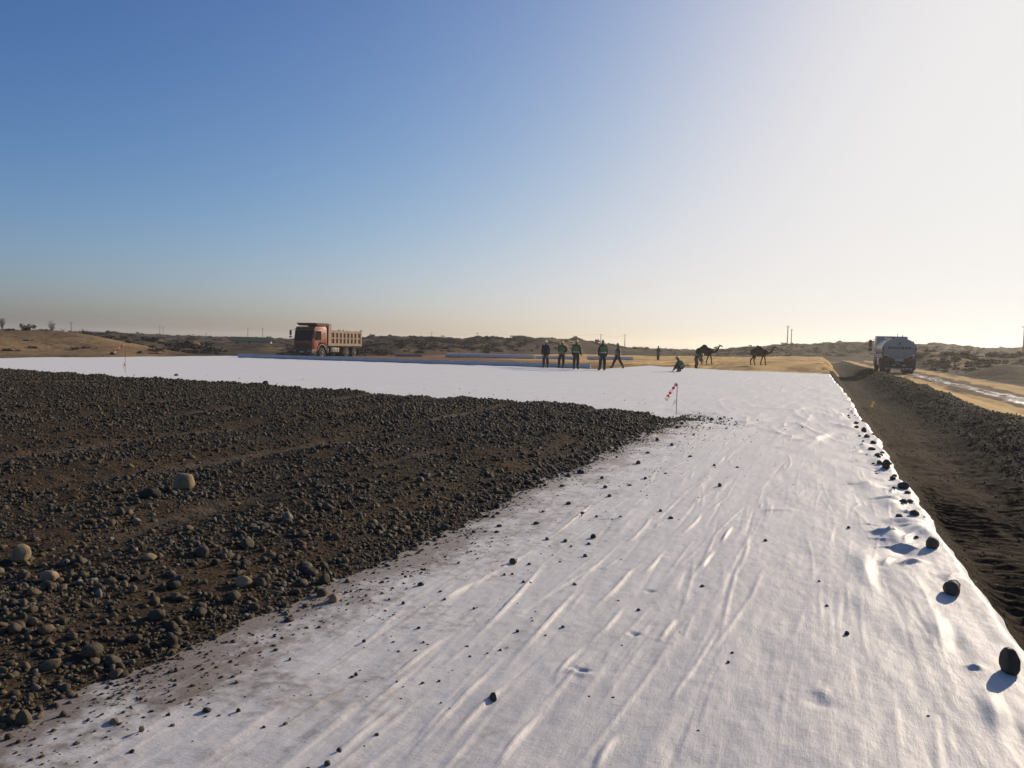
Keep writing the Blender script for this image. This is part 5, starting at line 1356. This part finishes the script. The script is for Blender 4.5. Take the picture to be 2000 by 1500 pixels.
w = MB(); w.box(-6.3, -6.18, -1.2, 1.2, .0, 1.5); w.build('gable_door', M_dark, o)
tag(o, 'low pale building with green roof far beyond the sheet', 'building')
# heap of orange sand on the far left
b = bearing(378, 110); gz_ = CAM_H + (hor(378) - 682) * 110 / FPX
xs = np.linspace(-2.8, 2.8, 34); X, Y = np.meshgrid(xs, xs); rr = np.hypot(X, Y * 1.1)
Z = 1.45 * np.clip(1 - rr / 2.6, 0, 1) ** 1.05 * (1 + .3 * fbm(X, Y, 210, 3)) + .12 * fbm(X * 3, Y * 3, 213, 2) * np.clip(1 - rr / 2.8, 0, 1) - .25
me = np_mesh('sand_heap', np.stack([X, Y, Z], -1).reshape(-1, 3), grid_faces(34, 34))
t = NT('orange_sand'); a = t.noise(t.objco(), 2.2, 5); o = link_mesh('sand_heap', me, None, (t.out(t.mix(a, (0.30, 0.17, 0.08), (0.48, 0.31, 0.15)), .95, t.bump(a, .1, .6), .1),))
o.location = (b.x, b.y, gz_); tag(o, 'small heap of orange sand in front of the far scrub, left of the building', 'sand heap')

# ------------------------------------------------------------------ plants
def leaf_mat(name, c0, c1):
    t = NT(name); r = t.n('ShaderNodeObjectInfo').outputs['Random']; a = t.noise(t.objco(), 1.5, 3)
    return t.out(t.mix(t.math('ADD', t.math('MULTIPLY', r, .5), t.math('MULTIPLY', a, .5)), c0, c1), 0.85, None, 0.15)
M_leaf = leaf_mat('shrub_leaves', (0.05, 0.046, 0.033), (0.105, 0.085, 0.06))
M_green = leaf_mat('green_leaves', (0.035, 0.055, 0.022), (0.065, 0.085, 0.035))
M_dry = leaf_mat('dry_twigs', (0.12, 0.09, 0.07), (0.19, 0.15, 0.12))
M_bark = paint('bark', (0.10, 0.08, 0.065), 0.9, 0.2)
def foliage_mesh(name, seed, n=520, size=0.085, h=0.75, clumps=9):
    rs = np.random.default_rng(seed); co = []; fcs = []
    cs = [(rs.normal(0, .34, 2), rs.uniform(.05, .62) ** 1.2 * h, rs.uniform(.20, .36)) for _ in range(clumps)]
    for i in range(n):
        (cx, cy), cz, cr = cs[i % clumps]
        d = rs.normal(size=3); d /= np.linalg.norm(d); q = np.array([cx, cy, cz]) + d * cr * rs.random() ** .45 * np.array([1, 1, .85])
        q[2] = max(q[2], .01)
        a = rs.normal(size=3); a /= np.linalg.norm(a); b = np.cross(a, rs.normal(size=3)); b /= np.linalg.norm(b)
        s = size * rs.uniform(.5, 1.3); k = len(co)
        co += [q - a * s, q + b * s * .45, q + a * s, q - b * s * .45]; fcs.append((k, k + 1, k + 2, k + 3))
    return np_mesh(name, np.array(co), np.array(fcs), False)
FOL = [foliage_mesh('foliage_shape', 400 + i) for i in range(5)]
TW = []
for i in range(3):
    s = MB(); rs = np.random.default_rng(500 + i)
    for k in range(16):
        a = rs.uniform(0, 6.28); e = rs.uniform(.15, .6)
        s.tube([(0, 0, -.05), (.3 * e * math.cos(a), .3 * e * math.sin(a), .28), (e * math.cos(a), e * math.sin(a), rs.uniform(.35, .75))], .018, 4, .005)
    me = bpy.data.meshes.new('twig_shape'); s.bm.to_mesh(me); s.bm.free(); TW.append(me)
FOLM = {}
def with_mat(me, m):
    key = me.name + m.name
    if key not in FOLM:
        c = me.copy(); c.materials.clear(); c.materials.append(m); FOLM[key] = c
    return FOLM[key]
def shrub(loc, w, h, label, group=None, m=None, k=0, name='desert_shrub'):
    o = empty(name, loc, RNG.uniform(0, 6.28)); o.scale = (w / 1.25, w / 1.25, h / .8)
    link_mesh('foliage', with_mat(FOL[k % 5], m or M_leaf), o); link_mesh('twigs', with_mat(TW[k % 3], M_bark), o)
    return tag(o, label, 'shrub', group)
def gpt(px, d, sink=.05):
    b = bearing(px, d); b.z = float(ground_z(np.array([b.x]), np.array([b.y]))[0]) - sink
    return b
shrub(gpt(57, 76), 1.25, .95, 'rounded green shrub on the crest of the left dune', m=M_green, k=0)
shrub(gpt(87, 79), .9, .5, 'low dark green shrub on the dune crest, right of the rounded one', m=M_green, k=1)
shrub(gpt(152, 84), 1.0, .8, 'dark shrub at the right end of the left dune, left of the bigger thicket', k=2)
shrub(gpt(172, 84), 1.9, 1.15, 'big brown thicket at the right end of the left dune', k=3)
shrub(gpt(194, 88), 1.1, .7, 'low brown shrub beside the big thicket of the left dune', k=4)
shrub(gpt(1888, 100), 2.0, 1.2, 'round dark bush in the right scrub, beside the tanker', k=1)
shrub(gpt(1858, 98), 1.6, .9, 'spreading brown bush right behind the tanker', k=2)
shrub(gpt(1938, 105), 1.9, 1.1, 'round bush in the right scrub, between two others', k=3)
shrub(gpt(1965, 108), 1.2, .7, 'small round bush at the far right of the scrub', k=0)
# bare trees on the left dune
def bare_tree(loc, h, label, seed):
    rs = np.random.default_rng(seed)
    o = empty('bare_tree', loc, 0)
    tr = MB(); tr.tube([(0, 0, -.2), (.03 * h, 0, h * .3), (.02 * h, .02 * h, h * .62)], .035 * h ** .5, 6, .02); tr.build('trunk', M_dry, o, 60)
    cr = MB()
    for k in range(46):
        z = h * rs.uniform(.12, .62); a = rs.uniform(0, 6.28); L = h * rs.uniform(.18, .42); e = rs.uniform(.35, .75)
        p0 = Vector((.02 * h, 0, z)); d = Vector((math.cos(a) * e, math.sin(a) * e, 1)).normalized()
        p1 = p0 + d * L * .5; p2 = p0 + d * L + Vector((rs.normal(0, .06), rs.normal(0, .06), .1)) * h * .3
        cr.tube([p0, p1, p2], .014, 4, .004)
        for _ in range(5):
            q = p1.lerp(p2, rs.random()); e2 = Vector(rs.normal(size=3)) * .5 + d; e2.normalize()
            cr.tube([q, q + e2 * L * .35], .008, 3, .004)
    cr.build('crown', M_dry, o, 60)
    return tag(o, label, 'bare tree')
bare_tree(gpt(3, 80), 1.6, 'bare grey tree at the left border on the dune crest', 1)
bare_tree(gpt(101, 84), 1.6, 'bare pale tree on the dune between the low green shrub and another bare tree', 2)
bare_tree(gpt(122, 86), 1.3, 'wider bare pale tree, right of the first bare tree on the dune', 3)
bare_tree(gpt(165, 90), 1.9, 'bare tree rising out of the brown thicket', 4)

SETS = [('low shrub on the slope of the left sand dune', 'shrubs on the left dune', 0, 330, 58, 92, 34, (.35, .9), (.18, .42)),
        ('low dark shrub on the central dune ridge behind the rolls', 'shrubs on the central dune', 690, 1290, 118, 190, 95, (.8, 1.9), (.3, .7)),
        ('low grey shrub on the right-hand hills', 'shrubs on the right hills', 1385, 2010, 120, 245, 105, (.8, 2.2), (.35, .85)),
        ('low brown shrub on the flat scrub left of the dump truck', 'shrubs on the left flat', 240, 570, 85, 160, 34, (.6, 1.5), (.3, .6))]
for lab, grp, p0, p1, d0, d1, n, ws, hs in SETS:
    k = 0
    while k < n:
        px = RNG.uniform(p0, p1); d = d0 + (d1 - d0) * RNG.random() ** .8
        b = gpt(px, d)
        if -46 < b.x < 10.5 and b.y < 185 or 355 < px < 560: continue
        shrub(b, RNG.uniform(*ws), RNG.uniform(*hs), lab, grp, M_dry if RNG.random() < .2 else None, k); k += 1
# scrub too far and too many to count
sc = bpy.data.collections.new('scrub_shapes')
for i in range(4): sc.objects.link(bpy.data.objects.new('scrub_shape', with_mat(foliage_mesh('scrub_leaves', 450 + i, 140, 0.16), M_leaf)))
n = 34000
px = RNG.uniform(-300, 2300, n); d = 80 + 560 * RNG.random(n) ** 1.1
X = []; 
l = (px - 1002) / FPX * d
x = l * math.cos(YAW) - d * math.sin(YAW); y = l * math.sin(YAW) + d * math.cos(YAW)
k = ~((px > 425) & (px < 560) & (d < 195)) & ~((x > -48) & (x < 11.5) & (y < 180)) & (fbm(x / 26, y / 26, 220, 3) > -.45) & ~((px < 330) & (d < 100))
x = x[k]; y = y[k]; n = len(x); s = RNG.lognormal(math.log(.62), .45, n)
scatter('scrub', np.stack([x, y, ground_z(x, y) - .05], 1), np.stack([s, s, s * RNG.uniform(.35, .7, n)], 1), np.stack([x * 0, x * 0, RNG.uniform(0, 6.28, n)], 1), RNG.random(n), sc, 4)

# ------------------------------------------------------------------ haze: one closed box of thin even air round everything
hb = MB(); hb.box(-2700, 2700, -2700, 2700, -32, 22)
vm = bpy.data.materials.new('haze'); vm.use_nodes = True; vt = vm.node_tree; vt.nodes.clear()
pv = vt.nodes.new('ShaderNodeVolumePrincipled'); pv.inputs['Color'].default_value = (0.97, 0.93, 0.86, 1); pv.inputs['Density'].default_value = 0.0004; pv.inputs['Anisotropy'].default_value = 0.5
vo_ = vt.nodes.new('ShaderNodeOutputMaterial'); vt.links.new(pv.outputs[0], vo_.inputs['Volume'])
o = hb.build('haze', vm); tag(o, kind='stuff')
